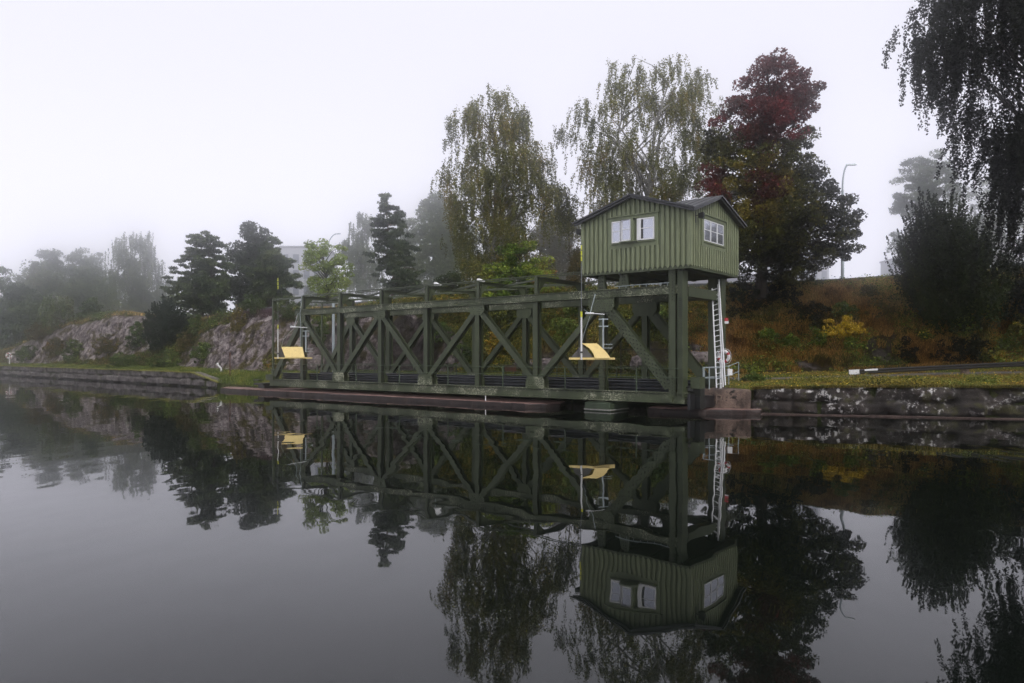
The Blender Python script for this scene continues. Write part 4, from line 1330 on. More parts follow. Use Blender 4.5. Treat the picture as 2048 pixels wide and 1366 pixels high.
# ------------------------------------------------------------------ poles, lamps, stakes, signs
def lamp(px, D, py_top, label, arm=1.0, group="street lamps along the road", sgn=1):
    x = px2w(px, D); g = ground(x, D); top = 3 + (HY - py_top) / 1476 * D
    e = empty("street_lamp", (x, D, g)); tag(e, label, "street lamp", group)
    H = top - g
    mb = MB(); mb.tube([(0, 0, -.3), (0, 0, H * .45), (0, 0, H * .8)], [.14, .12, .10], 10)
    pts = [(sgn * arm * (1 - math.cos(a)), 0, H * .8 + (H * .2) * math.sin(a)) for a in np.linspace(0, 1.45, 9)]
    mb.tube([(0, 0, H * .8 - .02)] + pts, .07, 8); mb.build("lamp_pole", M['galv'], e)
    p = pts[-1]
    mb = MB(); mb.add([(p[0] - sgn * .1, -.08, p[2] - .02), (p[0] + sgn * .75, -.16, p[2] - .0), (p[0] + sgn * .75, .16, p[2] - .0), (p[0] - sgn * .1, .08, p[2] - .02),
                       (p[0] - sgn * .1, -.06, p[2] + .09), (p[0] + sgn * .65, -.1, p[2] + .13), (p[0] + sgn * .65, .1, p[2] + .13), (p[0] - sgn * .1, .06, p[2] + .09)],
                      [(3, 2, 1, 0), (4, 5, 6, 7), (0, 1, 5, 4), (1, 2, 6, 5), (2, 3, 7, 6), (3, 0, 4, 7)])
    mb.build("lamp_head", M['galv'], e, bevel=.02)
    return e
lamp(1685, 62, 330, "tall curved street lamp right of the red maple", .45)
lamp(655, 104, 468, "faint curved street lamp in the fog above the pale ash tree", 1.3)
# green mast above the bridge
x = px2w(956, 57); g = ground(x, 57)
xm, Dm = px2w(956, 68), 68.0
e = empty("signal_mast", (xm, Dm, ground(xm, Dm))); tag(e, "slim dark mast with a small lantern in front of the left birch", "mast")
hm = 3 + (HY - 508) / 1476 * Dm - ground(xm, Dm)
mb = MB(); mb.tube([(0, 0, -.2), (0, 0, hm)], .09, 8); mb.build("mast_pole", M['rail_green'], e)
mb = MB(); mb.tube([(0, 0, hm), (0, 0, hm + .12)], .2, 10); mb.tube([(0, 0, hm + .12), (0, 0, hm + .38)], [.1, .06], 8); mb.build("lantern", M['black'], e)
# pale steel pole behind the truss
xm, Dm = px2w(667, 66.5), 66.5
e = empty("steel_pole", (xm, Dm, ground(xm, Dm))); tag(e, "pale blue grey steel pole behind the left bays of the truss", "pole")
hm = 3 + (HY - 606) / 1476 * Dm - ground(xm, Dm)
mb = MB(); mb.tube([(0, 0, -.2), (0, 0, hm)], .13, 10); mb.build("pole_shaft", M['galv'], e)
mb = MB(); mb.tube([(0, 0, hm), (0, 0, hm + .06)], .15, 10); mb.build("pole_cap", M['galv'], e)
# two white lamps on the far overhead rail
for s, lab, hh in ((22.3, "white lamp head on a stalk above the far rail of the bridge, the left one", 1.5), (18.0, "white lamp head above the far rail of the bridge, the right one", 1.45)):
    e = empty("bridge_lamp", W(s, TW + .1, 7.73), BANG); tag(e, lab, "lamp", "white lamp heads above the far rail")
    mb = MB(); mb.tube([(0, 0, 0), (0, 0, .55)], .03, 6); mb.build("lamp_stalk", M['galv'], e)
    mb = MB(); mb.tube([(-.12, 0, .62), (0, 0, .66), (.2, 0, .64), (.6, 0, .56)], [.05, .16, .13, .05], 10); mb.build("lamp_head", M['white'], e, smooth=True)
p_ = px2w(1452, 41.3, 643)
e = empty("warning_tag", tuple(p_)); tag(e, "tiny red and white warning tag on the rear bridge column", "sign")
mb = MB(); mb.box(-.12, .12, -.02, .0, .02, .2); mb.build("red_plate", M['red'], e)
mb = MB(); mb.box(-.12, .14, -.02, .0, -.12, .018); mb.build("white_plate", M['white'], e)
# white marker and litter on the long slab
for px_, hh_, nm_, lb_, ct_ in ((996, .28, "white_peg", "short white peg standing on the long granite slab", "peg"),):
    p_ = np.array(W(12.6, -.55, .26)); e = empty(nm_, tuple(p_)); tag(e, lb_, ct_)
    mb = MB(); mb.tube([(0, 0, 0), (0, 0, hh_)], .035, 8); mb.build("peg_shaft", M['white'], e)
    mb = MB(); mb.tube([(0, 0, hh_), (0, 0, hh_ + .03)], .05, 8); mb.build("peg_cap", M['white'], e)
# rusty stake and broken white pole on the lawn
p = hit(460, 752)
e = empty("rusty_stake", p); tag(e, "thin rusty iron stake on the lawn at the end of the left quay", "stake")
hh = 47 / 1476 * p.y
mb = MB(); mb.tube([(0, 0, -.1), (0, 0, hh)], .05, 6); mb.tube([(0, 0, hh * .9), (0, 0, hh * .92)], .07, 6); mb.build("stake_shaft", M['rust'], e)
p = hit(443, 744)
e = empty("white_post", p); tag(e, "bent white post leaning in the grass below the left rock face", "post")
k_ = p.y / 1476
mb = MB(); mb.bar((0, 0, 0), (-.1 * k_ * 10, 0, 8 * k_), .12, .1); mb.bar((-.1 * k_ * 10, 0, 8 * k_), (-9 * k_, 0, 16 * k_), .12, .1); mb.build("post_shaft", M['white'], e)
mb = MB(); mb.bar((-9 * k_, .05, 15.5 * k_), (-7 * k_, -.05, 17 * k_), .15, .12); mb.build("post_tip", M['white'], e)
# dark notice board on the far railing
e = empty("notice_board", W(15.4, TW + .5, 1.75), BANG); tag(e, "small dark brown notice board on the far railing of the bridge", "sign")
mb = MB(); mb.box(-.55, .55, -.02, .02, .2, .62); mb.build("board", M['rust'], e)
mb = MB(); mb.bar((-.4, .04, -.6), (-.4, .04, .25), .05, .04); mb.bar((.4, .04, -.6), (.4, .04, .25), .05, .04); mb.build("board_leg", M['black'], e)
# small black wire cage behind the right bay
p = (9.2, 47.3); gz0 = ground(*p)
e = empty("mesh_cage", (p[0] - .8, p[1] - 1.2, ground(p[0] - .8, p[1] - 1.2))); tag(e, "tall black wire mesh gate frame behind the bridge near the yellow board", "gate")
mb = MB()
for x in (-1.6, 0, 1.6): mb.bar((x, 0, 0), (x, 0, 3.9), .07, .07)
for z in (.3, 2.0, 3.9): mb.bar((-1.6, 0, z), (1.6, 0, z), .06, .06, (0, 0, 1))
mb.build("gate_frame", M['black'], e)
mb = MB()
for x in np.arange(-1.5, 1.6, .2): mb.bar((x, .02, .3), (x, .02, 3.9), .012, .012)
mb.build("wire_mesh", M['black'], e)

# ------------------------------------------------------------------ misty buildings
def building(name, px0, px1, D, pytop, dep, mat, label, floors, cols_, win='wingrey', roof=None, pybase=600):
    x0, x1 = px2w(px0, D), px2w(px1, D); zt = 3 + (HY - pytop) / 1476 * D
    g = ground((x0 + x1) / 2, D, 9) - 1
    e = empty(name, ((x0 + x1) / 2, D, g)); tag(e, label, "building")
    hw = (x1 - x0) / 2; h = zt - g
    mb = MB(); mb.box(-hw, hw, 0, dep, 0, h); mb.build("wall", mat, e)
    mb = MB(); mb.box(-hw - .3, hw + .3, -.3, dep + .3, h, h + .5); mb.build("roof", M['build2'], e)
    for f in range(floors):
        for c_ in range(cols_):
            cx = -hw + (c_ + .5) * 2 * hw / cols_; cz = 2 + (f + .5) * (h - 3) / floors
            mb = MB(); ww, wh = .55 * hw / cols_, .28 * (h - 3) / floors
            mb.box(cx - ww, cx + ww, -.06, -.01, cz - wh, cz + wh); mb.build("window", M[win], e)
    return e
building("tower_building", 1560, 1640, 265, 335, 16, M['build1'], "pale stepped office tower lost in the fog behind the maple", 9, 4)
building("office_building", 1600, 1658, 240, 520, 14, M['build1'], "low pale office block in the fog right of the maple trunk", 2, 3)
building("apartment_building", 560, 645, 230, 495, 20, M['build1'], "grey flat roofed building in the fog between the pines and the ash", 5, 4)
building("warehouse_building", 1360, 1560, 150, 553, 12, M['build2'], "long low grey building beyond the road behind the cabin", 1, 8)
building("white_building", 1798, 1820, 240, 517, 12, M['build1'], "small white building in the fog beside the misty pine", 2, 2)

# ------------------------------------------------------------------ foliage
def tube_np(P0, P1, r0, r1, n=5):
    """many tapered straight tubes at once; P0,P1 (k,3)"""
    P0 = np.asarray(P0, float); P1 = np.asarray(P1, float); k = len(P0)
    d = P1 - P0; d /= np.maximum(np.linalg.norm(d, axis=1, keepdims=True), 1e-6)
    up = np.tile(np.array((.3, .2, .93)), (k, 1)); up[np.abs((up * d).sum(1)) > .95] = (1, 0, 0)
    x = np.cross(d, up); x /= np.linalg.norm(x, axis=1, keepdims=True); y = np.cross(d, x)
    a = 2 * math.pi * np.arange(n) / n
    c, s = np.cos(a), np.sin(a)
    ring = x[:, None, :] * c[None, :, None] + y[:, None, :] * s[None, :, None]
    r0 = np.broadcast_to(r0, (k,)); r1 = np.broadcast_to(r1, (k,))
    V0 = P0[:, None] + ring * r0[:, None, None]; V1 = P1[:, None] + ring * r1[:, None, None]
    V = np.concatenate([V0, V1], 1).reshape(-1, 3)
    base = (np.arange(k) * 2 * n)[:, None]
    i = np.arange(n)[None]; j = (i + 1) % n
    Fq = np.stack([base + i, base + j, base + n + j, base + n + i], -1).reshape(-1, 4)
    return V, Fq

def leaves_np(C, size, colr, elong=1.5, up=0.4, hang=0.0, r=None):
    """kite shaped leaves at C; size array"""
    r = r or rng
    k = len(C)
    size = np.broadcast_to(size, (k,)) * r.uniform(.7, 1.3, k)
    nrm = r.normal(size=(k, 3)); nrm[:, 2] += up * 2; nrm /= np.linalg.norm(nrm, axis=1, keepdims=True)
    d = r.normal(size=(k, 3)); d[:, 2] -= hang * 2
    d -= nrm * (d * nrm).sum(1, keepdims=True); d /= np.maximum(np.linalg.norm(d, axis=1, keepdims=True), 1e-6)
    e = np.cross(nrm, d)
    sL = (size * elong * .5)[:, None]; sW = (size * .5)[:, None]
    V = np.stack([C - d * sL, C + e * sW - d * sL * .15, C + d * sL, C - e * sW - d * sL * .15], 1).reshape(-1, 3)
    Fq = np.arange(k * 4).reshape(k, 4)
    cc = np.repeat(colr, 4, axis=0)
    return V, Fq, cc

def shade_cols(C, palette, weights=None, scale=.5, r=None, jitter=.25, sel=None):
    r = r or rng
    k = len(C); pal = np.array(palette, float)
    n = fbm(np.asarray(C) * scale + 31.7, 3) * 1.3 + r.normal(size=k) * .22
    w = np.clip((n + 1) / 2, 0, .9999) if sel is None else sel
    i = (w * len(pal)).astype(int).clip(0, len(pal) - 1)
    return pal[i] * r.uniform(1 - jitter, 1 + jitter, (k, 1))

class Crown:
    """envelope from photo rows (py, pxL, pxR) at depth D"""
    def __init__(s, prof, D, depth=.85):
        a = np.array(sorted(prof, key=lambda q: -q[0]), float)     # bottom to top
        s.z = 3 + (HY - a[:, 0]) / 1476 * D
        s.xl = (a[:, 1] - 1024) / 1476 * D; s.xr = (a[:, 2] - 1024) / 1476 * D
        s.D = D; s.depth = depth; s.wk = .42; s.zf = 7
    def at(s, z):
        l, r_ = np.interp(z, s.z, s.xl), np.interp(z, s.z, s.xr)
        return (l + r_) / 2, (r_ - l) / 2
    def sample(s, n, bias=.62, r=None):
        r = r or rng
        zz = np.linspace(s.z[0], s.z[-1], 200); w = s.at(zz)[1] ** 1.6 + .05; w /= w.sum()
        z = r.choice(zz, n, p=w) + r.uniform(-.5, .5, n) * (zz[1] - zz[0])
        cx, rx = s.at(z); a = r.uniform(0, 2 * math.pi, n); q = r.uniform(0, 1, n) ** bias
        zs_ = (z - s.z[0]) / max(s.z[-1] - s.z[0], .1)
        wob = fbm(np.stack([np.cos(a) * 1.4 + s.z[0], np.sin(a) * 1.4, zs_ * s.zf + s.D], -1), 3)
        rx = rx * (1.02 + s.wk * wob)
        return np.stack([cx + np.cos(a) * rx * q, s.D + np.sin(a) * np.maximum(rx, .4) * q * s.depth, z], -1), q

def make_tree(name, label, prof, D, kind, palette, nclump, nleaf, leaf, base_px=None, cat="tree", group=None, trunk_r=.25, bark='bark', clump_r=.6, seed=1, flat=.6, pal_scale=.5,
              base_z=None, lean=0, strand=(1.0, 2.4), bias=.62, depth=.85, limb_n=None, multi=1, red=None, jitter=.25, base_D=None, gap=0.0, sel_fn=None, drop=.9, limb_r=.05):
    r = np.random.default_rng(seed)
    if D >= 119 and cat == "tree":            # the trees lost in the fog stand well beyond the road
        k_ = 1.55 if D >= 130 else 1.3
        D *= k_; leaf *= k_; clump_r *= k_; trunk_r *= k_; limb_r *= k_; strand = (strand[0] * k_, strand[1] * k_)
    cr = Crown(prof, D, depth)
    if kind == 'birch': cr.wk = .25
    if kind == 'maple': cr.wk = .3; cr.zf = 3.5
    cz0, cz1 = cr.z[0], cr.z[-1]
    bx = px2w(base_px, D) if base_px else float(cr.at(cz0)[0])
    bD = base_D or D
    bz = ground(bx, bD, 8) if base_z is None else base_z
    e = empty(name, (bx, bD, bz)); tag(e, label, cat, group)
    org = np.array((bx, bD, bz))
    H = cz1 - bz
    # trunks
    TP = []
    for q in range(multi):
        pts = []
        ang = 2 * math.pi * q / max(1, multi) + seed
        for i in range(9):
            f = i / 8
            z = bz - .3 + f * (H * .93)
            cx = cr.at(max(z, cz0))[0]; k = min(1, f * 1.3) ** 1.2
            sp_ = 0 if multi == 1 else f * cr.at(z)[1] * .45
            x = bx * (1 - k) + cx * k + .12 * math.sin(f * 7 + seed) * min(1, H / 8) + math.cos(ang) * sp_
            y = bD * (1 - k) + D * k + math.sin(ang) * sp_ * .7 + .1 * math.cos(f * 5 + seed)
            pts.append((x, y, z))
        TP.append(np.array(pts))
    tm = MB()
    for pts in TP:
        rr = [trunk_r * (1.25 if i == 0 else 1) * (1 - .88 * i / 8) / (1 if multi == 1 else 1.4) for i in range(9)]
        tm.tube((pts - org).tolist(), rr, 8)
    # clumps
    C, q = cr.sample(nclump, bias, r)
    if kind == 'birch' and nclump > 300:        # strands hang from the ends of boughs
        bc, _ = cr.sample(max(30, nclump // 16), bias * .9, r)
        sp_ = (cr.z[-1] - cr.z[0]) * .034
        C = np.concatenate([bc[r.integers(0, len(bc), int(nclump * .82))] + r.normal(size=(int(nclump * .82), 3)) * np.array((sp_, sp_, sp_ * .55)), C[:int(nclump * .18)]])
        C[:, 2] = np.minimum(C[:, 2], cr.z[-1] + .2)
    if gap or kind == 'pine':
        keep = fbm(C * (.45 if kind != 'pine' else np.array((.5, .5, 1.1))) + seed, 2) > (-.14 if kind == 'pine' else -.34) + max(gap, .3) * r.uniform(-.4, .4, len(C)); C = C[keep]
    if kind in ('pine',):
        C = C[np.argsort(C[:, 2])]
    # limbs
    nl = limb_n or min(len(C), 60)
    sel = r.choice(len(C), min(nl, len(C)), replace=False)
    A = []; Bm = []; E = []
    for i in sel:
        tp = TP[r.integers(0, len(TP))]
        c_ = C[i]
        dist = math.hypot(c_[0] - np.interp(c_[2], tp[:, 2], tp[:, 0]), c_[1] - np.interp(c_[2], tp[:, 2], tp[:, 1]))
        z = c_[2] - dist * (drop if kind != 'pine' else .15); z = max(z, bz + H * .12); z = min(z, tp[-1, 2] - .1)
        a = np.array((np.interp(z, tp[:, 2], tp[:, 0]), np.interp(z, tp[:, 2], tp[:, 1]), z))
        m_ = (a + c_) / 2 + np.array((0, 0, .12 * dist)) + r.normal(size=3) * .12 * dist * .5
        A.append(a); Bm.append(m_); E.append(c_)
    A, Bm, E = map(np.array, (A, Bm, E))
    ds = np.linalg.norm(E - A, axis=1)
    V1, F1 = tube_np(A - org, Bm - org, limb_r * (.6 + .25 * ds), limb_r * (.3 + .12 * ds))
    V2, F2 = tube_np(Bm - org, E - org, limb_r * (.3 + .12 * ds), .012)
    n0 = len(tm.v)
    tv = np.concatenate([np.array(tm.v), V1, V2]); 
    tf = [tuple(f) for f in tm.f] + [tuple(f) for f in (F1 + n0).tolist()] + [tuple(f) for f in (F2 + n0 + len(V1)).tolist()]
    me = bpy.data.meshes.new("trunk"); me.from_pydata(tv.tolist(), [], tf); me.update()
    link_mesh("trunk", me, M[bark], e)
    # leaves
    if kind == 'birch':
        ns = len(C); Ls = r.uniform(strand[0], strand[1], ns)
        per = max(6, nleaf // max(ns, 1))
        f = np.linspace(0, 1, per)[None] ** .9
        dirx = r.normal(size=(ns, 2)) * .35
        out = (C[:, :2] - np.c_[cr.at(C[:, 2])[0], np.full(ns, D)]); out /= np.maximum(np.linalg.norm(out, axis=1, keepdims=True), .1)
        dirx += out * .35
        sway = .5 * np.sqrt(f)
        X = C[:, 0:1] + dirx[:, 0:1] * sway; Y = C[:, 1:2] + dirx[:, 1:2] * sway
        Z = C[:, 2:3] - Ls[:, None] * f + .25 * np.sin(f * 3.1)
        LC = np.stack([X, Y, Z], -1)
        LC = LC + r.normal(size=LC.shape) * (.10 * clump_r / .6 * (1.3 - .8 * f))[..., None]
        clump_id = np.repeat(C, per, axis=0)
        LC = LC.reshape(-1, 3)
        cc = shade_cols(clump_id, palette, scale=pal_scale, r=r, jitter=jitter)
        V, Fq, vc = leaves_np(LC, leaf, cc, 1.6, .0, .6, r)
    else:
        per = max(4, nleaf // max(len(C), 1))
        g = r.normal(size=(len(C), per, 3))
        if kind in ('maple', 'bush'):
            g /= np.maximum(np.linalg.norm(g, axis=2, keepdims=True), 1e-6); g *= r.uniform(.35, 1, g.shape[:2])[..., None] ** .6
            cs = clump_r * r.uniform(.55, 1.25, len(C))
            LC = C[:, None] + g * cs[:, None, None] * np.array((1, 1, flat))
            hang, up, el = .25, .45, 1.25
        elif kind == 'pine':
            g = g / np.maximum(np.linalg.norm(g, axis=2, keepdims=True), 1e-6) * r.uniform(.2, 1, g.shape[:2])[..., None] ** .5
            cs = clump_r * r.uniform(.6, 1.3, len(C))
            LC = C[:, None] + g * cs[:, None, None] * np.array((1, 1, flat)) 
            hang, up, el = -.5, 0, 3.2
        elif kind == 'upright':
            Ls = r.uniform(strand[0], strand[1], len(C))
            f = np.linspace(0, 1, per)[None]
            cx = cr.at(C[:, 2])[0]
            out = np.c_[C[:, 0] - cx, C[:, 1] - D] * .25
            LC = np.stack([C[:, 0:1] + out[:, :1] * f, C[:, 1:2] + out[:, 1:] * f, C[:, 2:3] + Ls[:, None] * (f - .35)], -1)
            LC = LC + r.normal(size=LC.shape) * (.13 * (1.1 - f))[..., None]
            hang, up, el = -.5, .1, 1.8
        cid = np.repeat(C, per, axis=0)
        LC = LC.reshape(-1, 3)
        selv = sel_fn(cid, r) if sel_fn else None
        cc = shade_cols(cid, palette, scale=pal_scale, r=r, jitter=jitter, sel=selv)
        V, Fq, vc = leaves_np(LC, leaf, cc, el, up, hang, r)
    me = np_mesh("crown", V - org, Fq, 4, vc)
    link_mesh("crown", me, M['leaf'], e)
    return e

OLIVE = [(0.035, 0.04, 0.016), (0.055, 0.06, 0.024), (0.075, 0.075, 0.03), (0.09, 0.08, 0.03), (0.12, 0.085, 0.03)]
BIRCH = [(0.05, 0.058, 0.014), (0.11, 0.12, 0.028), (0.16, 0.165, 0.04), (0.20, 0.19, 0.045), (0.26, 0.19, 0.05)]
PINE = [(0.022, 0.038, 0.016), (0.05, 0.08, 0.03), (0.09, 0.125, 0.045), (0.12,0.15,.055)]
DECID = [(0.045, 0.07, 0.024), (0.085, 0.12, 0.04), (0.14, 0.17, 0.055)]
GREENB = [(0.03, 0.06, 0.012), (0.10, 0.17, 0.02), (0.20, 0.28, 0.035), (0.32, 0.36, 0.05)]
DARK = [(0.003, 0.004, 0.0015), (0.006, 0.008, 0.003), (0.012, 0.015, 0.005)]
YEL = [(0.5, 0.36, 0.03), (0.75, 0.52, 0.05), (0.85, 0.62, 0.09)]

make_tree("birch_tree", "tall drooping birch standing alone left of the cabin", [(190, 940, 1030), (205, 920, 1050), (240, 903, 1060), (300, 892, 1085), (330, 882, 1108), (380, 878, 1112), (420, 888, 1108), (480, 905, 1100), (545, 915, 1085)],
          66, 'birch', BIRCH, 1900, 90000, .105, 985, gap=.5, trunk_r=.3, bark='bark_birch', seed=2, strand=(.8, 2.6), limb_n=80, bias=.5, group="birches behind the bridge")
make_tree("birch_tree", "wide sparse birch with pale stems behind the cabin", [(118, 1262, 1300), (128, 1240, 1405), (160, 1232, 1425), (200, 1180, 1440), (260, 1132, 1445), (310, 1136, 1442), (380, 1160, 1400), (450, 1180, 1390), (520, 1200, 1370)],
          66, 'birch', BIRCH, 1900, 88000, .10, 1290, gap=.6, trunk_r=.42, bark='bark_birch', seed=5, strand=(.7, 2.1), limb_n=80, limb_r=.045, multi=3, bias=.5, group="birches behind the bridge")
make_tree("birch_tree", "narrow drooping birch sprig at the left edge of the wide birch", [(375, 1110, 1150), (400, 1104, 1165), (450, 1112, 1160), (470, 1120, 1150)],
          67, 'birch', BIRCH, 110, 3200, .11, 1150, trunk_r=.09, seed=8, strand=(.8, 1.8), group="birches behind the bridge")
make_tree("birch_tree", "small yellowing weeping birch left of the cabin floor", [(490, 1146, 1160), (510, 1138, 1172), (550, 1136, 1180), (575, 1140, 1180)],
          63, 'birch', [(0.05, .05, .015), (.09, .075, .02), (.16, .11, .025)], 130, 3600, .10, 1156, trunk_r=.07, seed=9, strand=(.5, 1.3), group="birches behind the bridge")
# red maple
RED = [(0.008, 0.011, 0.003), (0.022, 0.026, 0.006), (0.085, 0.09, 0.014), (0.22, 0.18, 0.026), (0.07, 0.02, 0.01), (0.12, 0.017, 0.014), (0.19, 0.022, 0.022)]
MAP_D = 55.0
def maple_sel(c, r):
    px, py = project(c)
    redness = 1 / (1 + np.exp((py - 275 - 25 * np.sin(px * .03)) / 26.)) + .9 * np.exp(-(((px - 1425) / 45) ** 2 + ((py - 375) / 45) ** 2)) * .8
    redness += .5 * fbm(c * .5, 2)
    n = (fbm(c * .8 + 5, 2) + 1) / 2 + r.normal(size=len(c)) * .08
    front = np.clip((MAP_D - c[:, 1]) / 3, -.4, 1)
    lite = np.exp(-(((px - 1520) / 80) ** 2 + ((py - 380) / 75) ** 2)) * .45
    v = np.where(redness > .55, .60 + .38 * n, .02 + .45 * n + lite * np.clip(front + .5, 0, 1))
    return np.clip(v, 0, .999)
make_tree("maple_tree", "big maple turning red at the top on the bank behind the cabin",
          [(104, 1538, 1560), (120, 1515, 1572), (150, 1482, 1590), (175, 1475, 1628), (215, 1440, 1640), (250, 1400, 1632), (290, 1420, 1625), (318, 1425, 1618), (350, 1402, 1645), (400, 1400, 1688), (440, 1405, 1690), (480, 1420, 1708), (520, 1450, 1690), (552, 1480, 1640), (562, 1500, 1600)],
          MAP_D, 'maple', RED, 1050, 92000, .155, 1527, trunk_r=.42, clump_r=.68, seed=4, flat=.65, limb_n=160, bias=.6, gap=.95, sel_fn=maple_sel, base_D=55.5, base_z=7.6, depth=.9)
# near drooping birch at the right edge
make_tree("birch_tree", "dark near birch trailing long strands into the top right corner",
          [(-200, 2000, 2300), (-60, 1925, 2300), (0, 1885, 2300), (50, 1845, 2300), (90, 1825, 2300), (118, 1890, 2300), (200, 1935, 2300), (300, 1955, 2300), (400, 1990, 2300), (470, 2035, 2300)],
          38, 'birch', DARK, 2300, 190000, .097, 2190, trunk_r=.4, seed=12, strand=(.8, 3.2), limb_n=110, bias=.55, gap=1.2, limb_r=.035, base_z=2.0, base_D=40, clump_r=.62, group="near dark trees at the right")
def strand_tree_extra():
    pass
make_tree("birch_tree", "thin outreaching birch branch with hanging strands at the top right",
          [(100, 1795, 1800), (98, 1790, 1850), (85, 1795, 1875), (60, 1830, 1890), (20, 1860, 1900), (-10, 1870, 1910)],
          37, 'birch', DARK, 90, 6200, .085, 2135, trunk_r=.05, seed=13, strand=(1.2, 3.4), limb_n=26, base_z=2.2, base_D=40.2, clump_r=.35, group="near dark trees at the right", drop=.1, depth=.35) if False else None
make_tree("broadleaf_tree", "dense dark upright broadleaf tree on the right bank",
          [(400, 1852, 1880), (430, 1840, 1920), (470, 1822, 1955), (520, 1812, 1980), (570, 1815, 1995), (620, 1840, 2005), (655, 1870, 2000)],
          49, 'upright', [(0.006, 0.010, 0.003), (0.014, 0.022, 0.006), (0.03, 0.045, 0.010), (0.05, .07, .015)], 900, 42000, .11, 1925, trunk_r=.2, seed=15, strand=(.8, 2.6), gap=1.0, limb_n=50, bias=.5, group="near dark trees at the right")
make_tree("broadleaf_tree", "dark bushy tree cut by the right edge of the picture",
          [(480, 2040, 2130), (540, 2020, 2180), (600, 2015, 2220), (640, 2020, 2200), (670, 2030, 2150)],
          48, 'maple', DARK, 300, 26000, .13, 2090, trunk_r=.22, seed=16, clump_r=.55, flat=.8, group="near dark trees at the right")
make_tree("pine_tree", "misty tall pine beyond the road at right",
          [(305, 1840, 1865), (325, 1808, 1900), (370, 1796, 1915), (400, 1790, 1905), (420, 1785, 1880), (445, 1820, 1880), (460, 1800, 1890), (490, 1778, 1880), (520, 1790, 1900), (560, 1840, 1960)],
          125, 'pine', PINE, 390, 26000, 0.187, 1868, trunk_r=.3, bark='bark_pine', clump_r=1.1, flat=.5, seed=17, gap=.5, group="misty pines and trees")
make_tree("broadleaf_tree", "faint misty tree behind the dark tree at the far right", [(355, 1950, 2010), (400, 1900, 2060), (470, 1900, 2080), (560, 1900, 2080), (600, 1930, 2060)],
          140, 'maple', DECID, 220, 16000, .34, 1990, trunk_r=.3, clump_r=1.5, flat=.7, seed=18, group="misty pines and trees")
# pines and trees on the left ridge
make_tree("pine_tree", "spreading open pine, leftmost of the pair on the rock ridge", [(468, 372, 420), (500, 365, 440), (540, 350, 450), (570, 330, 455), (600, 335, 455), (625, 375, 450)],
          96, 'pine', PINE, 330, 24000, 0.133, 402, trunk_r=.28, clump_r=0.61, flat=0.30, seed=20, gap=.6, group="pines on the left ridge")
make_tree("pine_tree", "dark pine with a crooked trunk, right of the pair on the rock ridge", [(466, 395, 425), (490, 385, 440), (530, 380, 455), (570, 390, 462), (605, 400, 462), (635, 425, 450)],
          93, 'pine', PINE, 255, 19000, 0.133, 428, trunk_r=.24, clump_r=0.61, flat=0.34, seed=21, gap=.5, group="pines on the left ridge")
make_tree("broadleaf_tree", "round pale green tree right of the ridge pines", [(450, 485, 520), (470, 470, 540), (510, 455, 560), (560, 450, 570), (610, 465, 560)],
          108, 'maple', [(0.05, 0.065, 0.04), (0.065, 0.085, 0.05)], 200, 20000, .28, 500, trunk_r=.3, clump_r=1.15, flat=.7, seed=22, group="trees on the left ridge")
make_tree("pine_tree", "broad pine leaning over the left end of the bridge", [(472, 525, 560), (500, 510, 575), (540, 500, 590), (575, 505, 600), (600, 520, 592), (620, 530, 570)],
          98, 'pine', PINE, 285, 21000, 0.148, 535, trunk_r=.26, clump_r=0.68, flat=0.36, seed=23, gap=.4, group="pines on the left ridge")
make_tree("pine_tree", "tall slender pine with an orange trunk behind the bridge", [(390, 757, 785), (405, 752, 790), (430, 755, 805), (445, 735, 812), (480, 745, 818), (510, 740, 825), (540, 750, 835), (570, 760, 845), (590, 780, 840)],
          90, 'pine', PINE, 315, 22000, 0.140, 778, trunk_r=.24, bark='bark_pine', clump_r=0.61, flat=0.36, seed=24, gap=.45, group="pines on the left ridge")
make_tree("ash_tree", "small light green ash with an open crown above the bridge rail", [(482, 618, 675), (500, 604, 690), (530, 602, 698), (560, 610, 700), (590, 615, 690)],
          82, 'maple', [(0.19, 0.26, 0.045), (0.28, 0.36, 0.07), (0.38, 0.42, 0.10)], 90, 9000, .16, 652, trunk_r=.13, clump_r=.7, flat=.6, seed=25, gap=.7, group=None)
make_tree("birch_tree", "faint birch in the fog between the ash and the slender pine", [(432, 700, 760), (460, 690, 765), (500, 680, 770), (560, 680, 775), (600, 690, 770)],
          135, 'birch', DECID, 520, 17000, .22, 725, trunk_r=.25, bark='bark_birch', seed=26, strand=(1.2, 3.2), group="misty pines and trees")
make_tree("broadleaf_tree", "large pale misty tree behind the tall birch", [(395, 850, 900), (430, 835, 920), (480, 825, 960), (540, 820, 980), (590, 830, 980)],
          135, 'maple', DECID, 380, 30000, .33, 880, trunk_r=.35, clump_r=1.5, flat=.7, seed=27, group="misty pines and trees")
make_tree("broadleaf_tree", "misty autumn tree between the two tall birches", [(430, 1090, 1140), (470, 1070, 1160), (520, 1060, 1180), (575, 1060, 1180)],
          120, 'maple', [(0.05, 0.06, 0.03), (0.08, 0.07, 0.03), (0.11, 0.08, 0.035)], 240, 18000, .3, 1115, trunk_r=.3, clump_r=1.3, flat=.7, seed=28, group="misty pines and trees")
make_tree("maple_tree", "young green maple with reddening tips below the tall birch", [(478, 1045, 1060), (500, 1000, 1080), (530, 975, 1105), (560, 960, 1115), (595, 965, 1120)],
          63, 'maple', GREENB + [(0.22, .10, .03)], 150, 15000, .15, 1040, trunk_r=.1, clump_r=.55, flat=.6, seed=29)
make_tree("rowan_tree", "slim green tree left of the mast behind the rail", [(545, 890, 915), (560, 878, 940), (585, 875, 945), (600, 880, 940)],
          70, 'maple', DECID, 60, 6000, .13, 908, trunk_r=.08, clump_r=.5, flat=.7, seed=30)
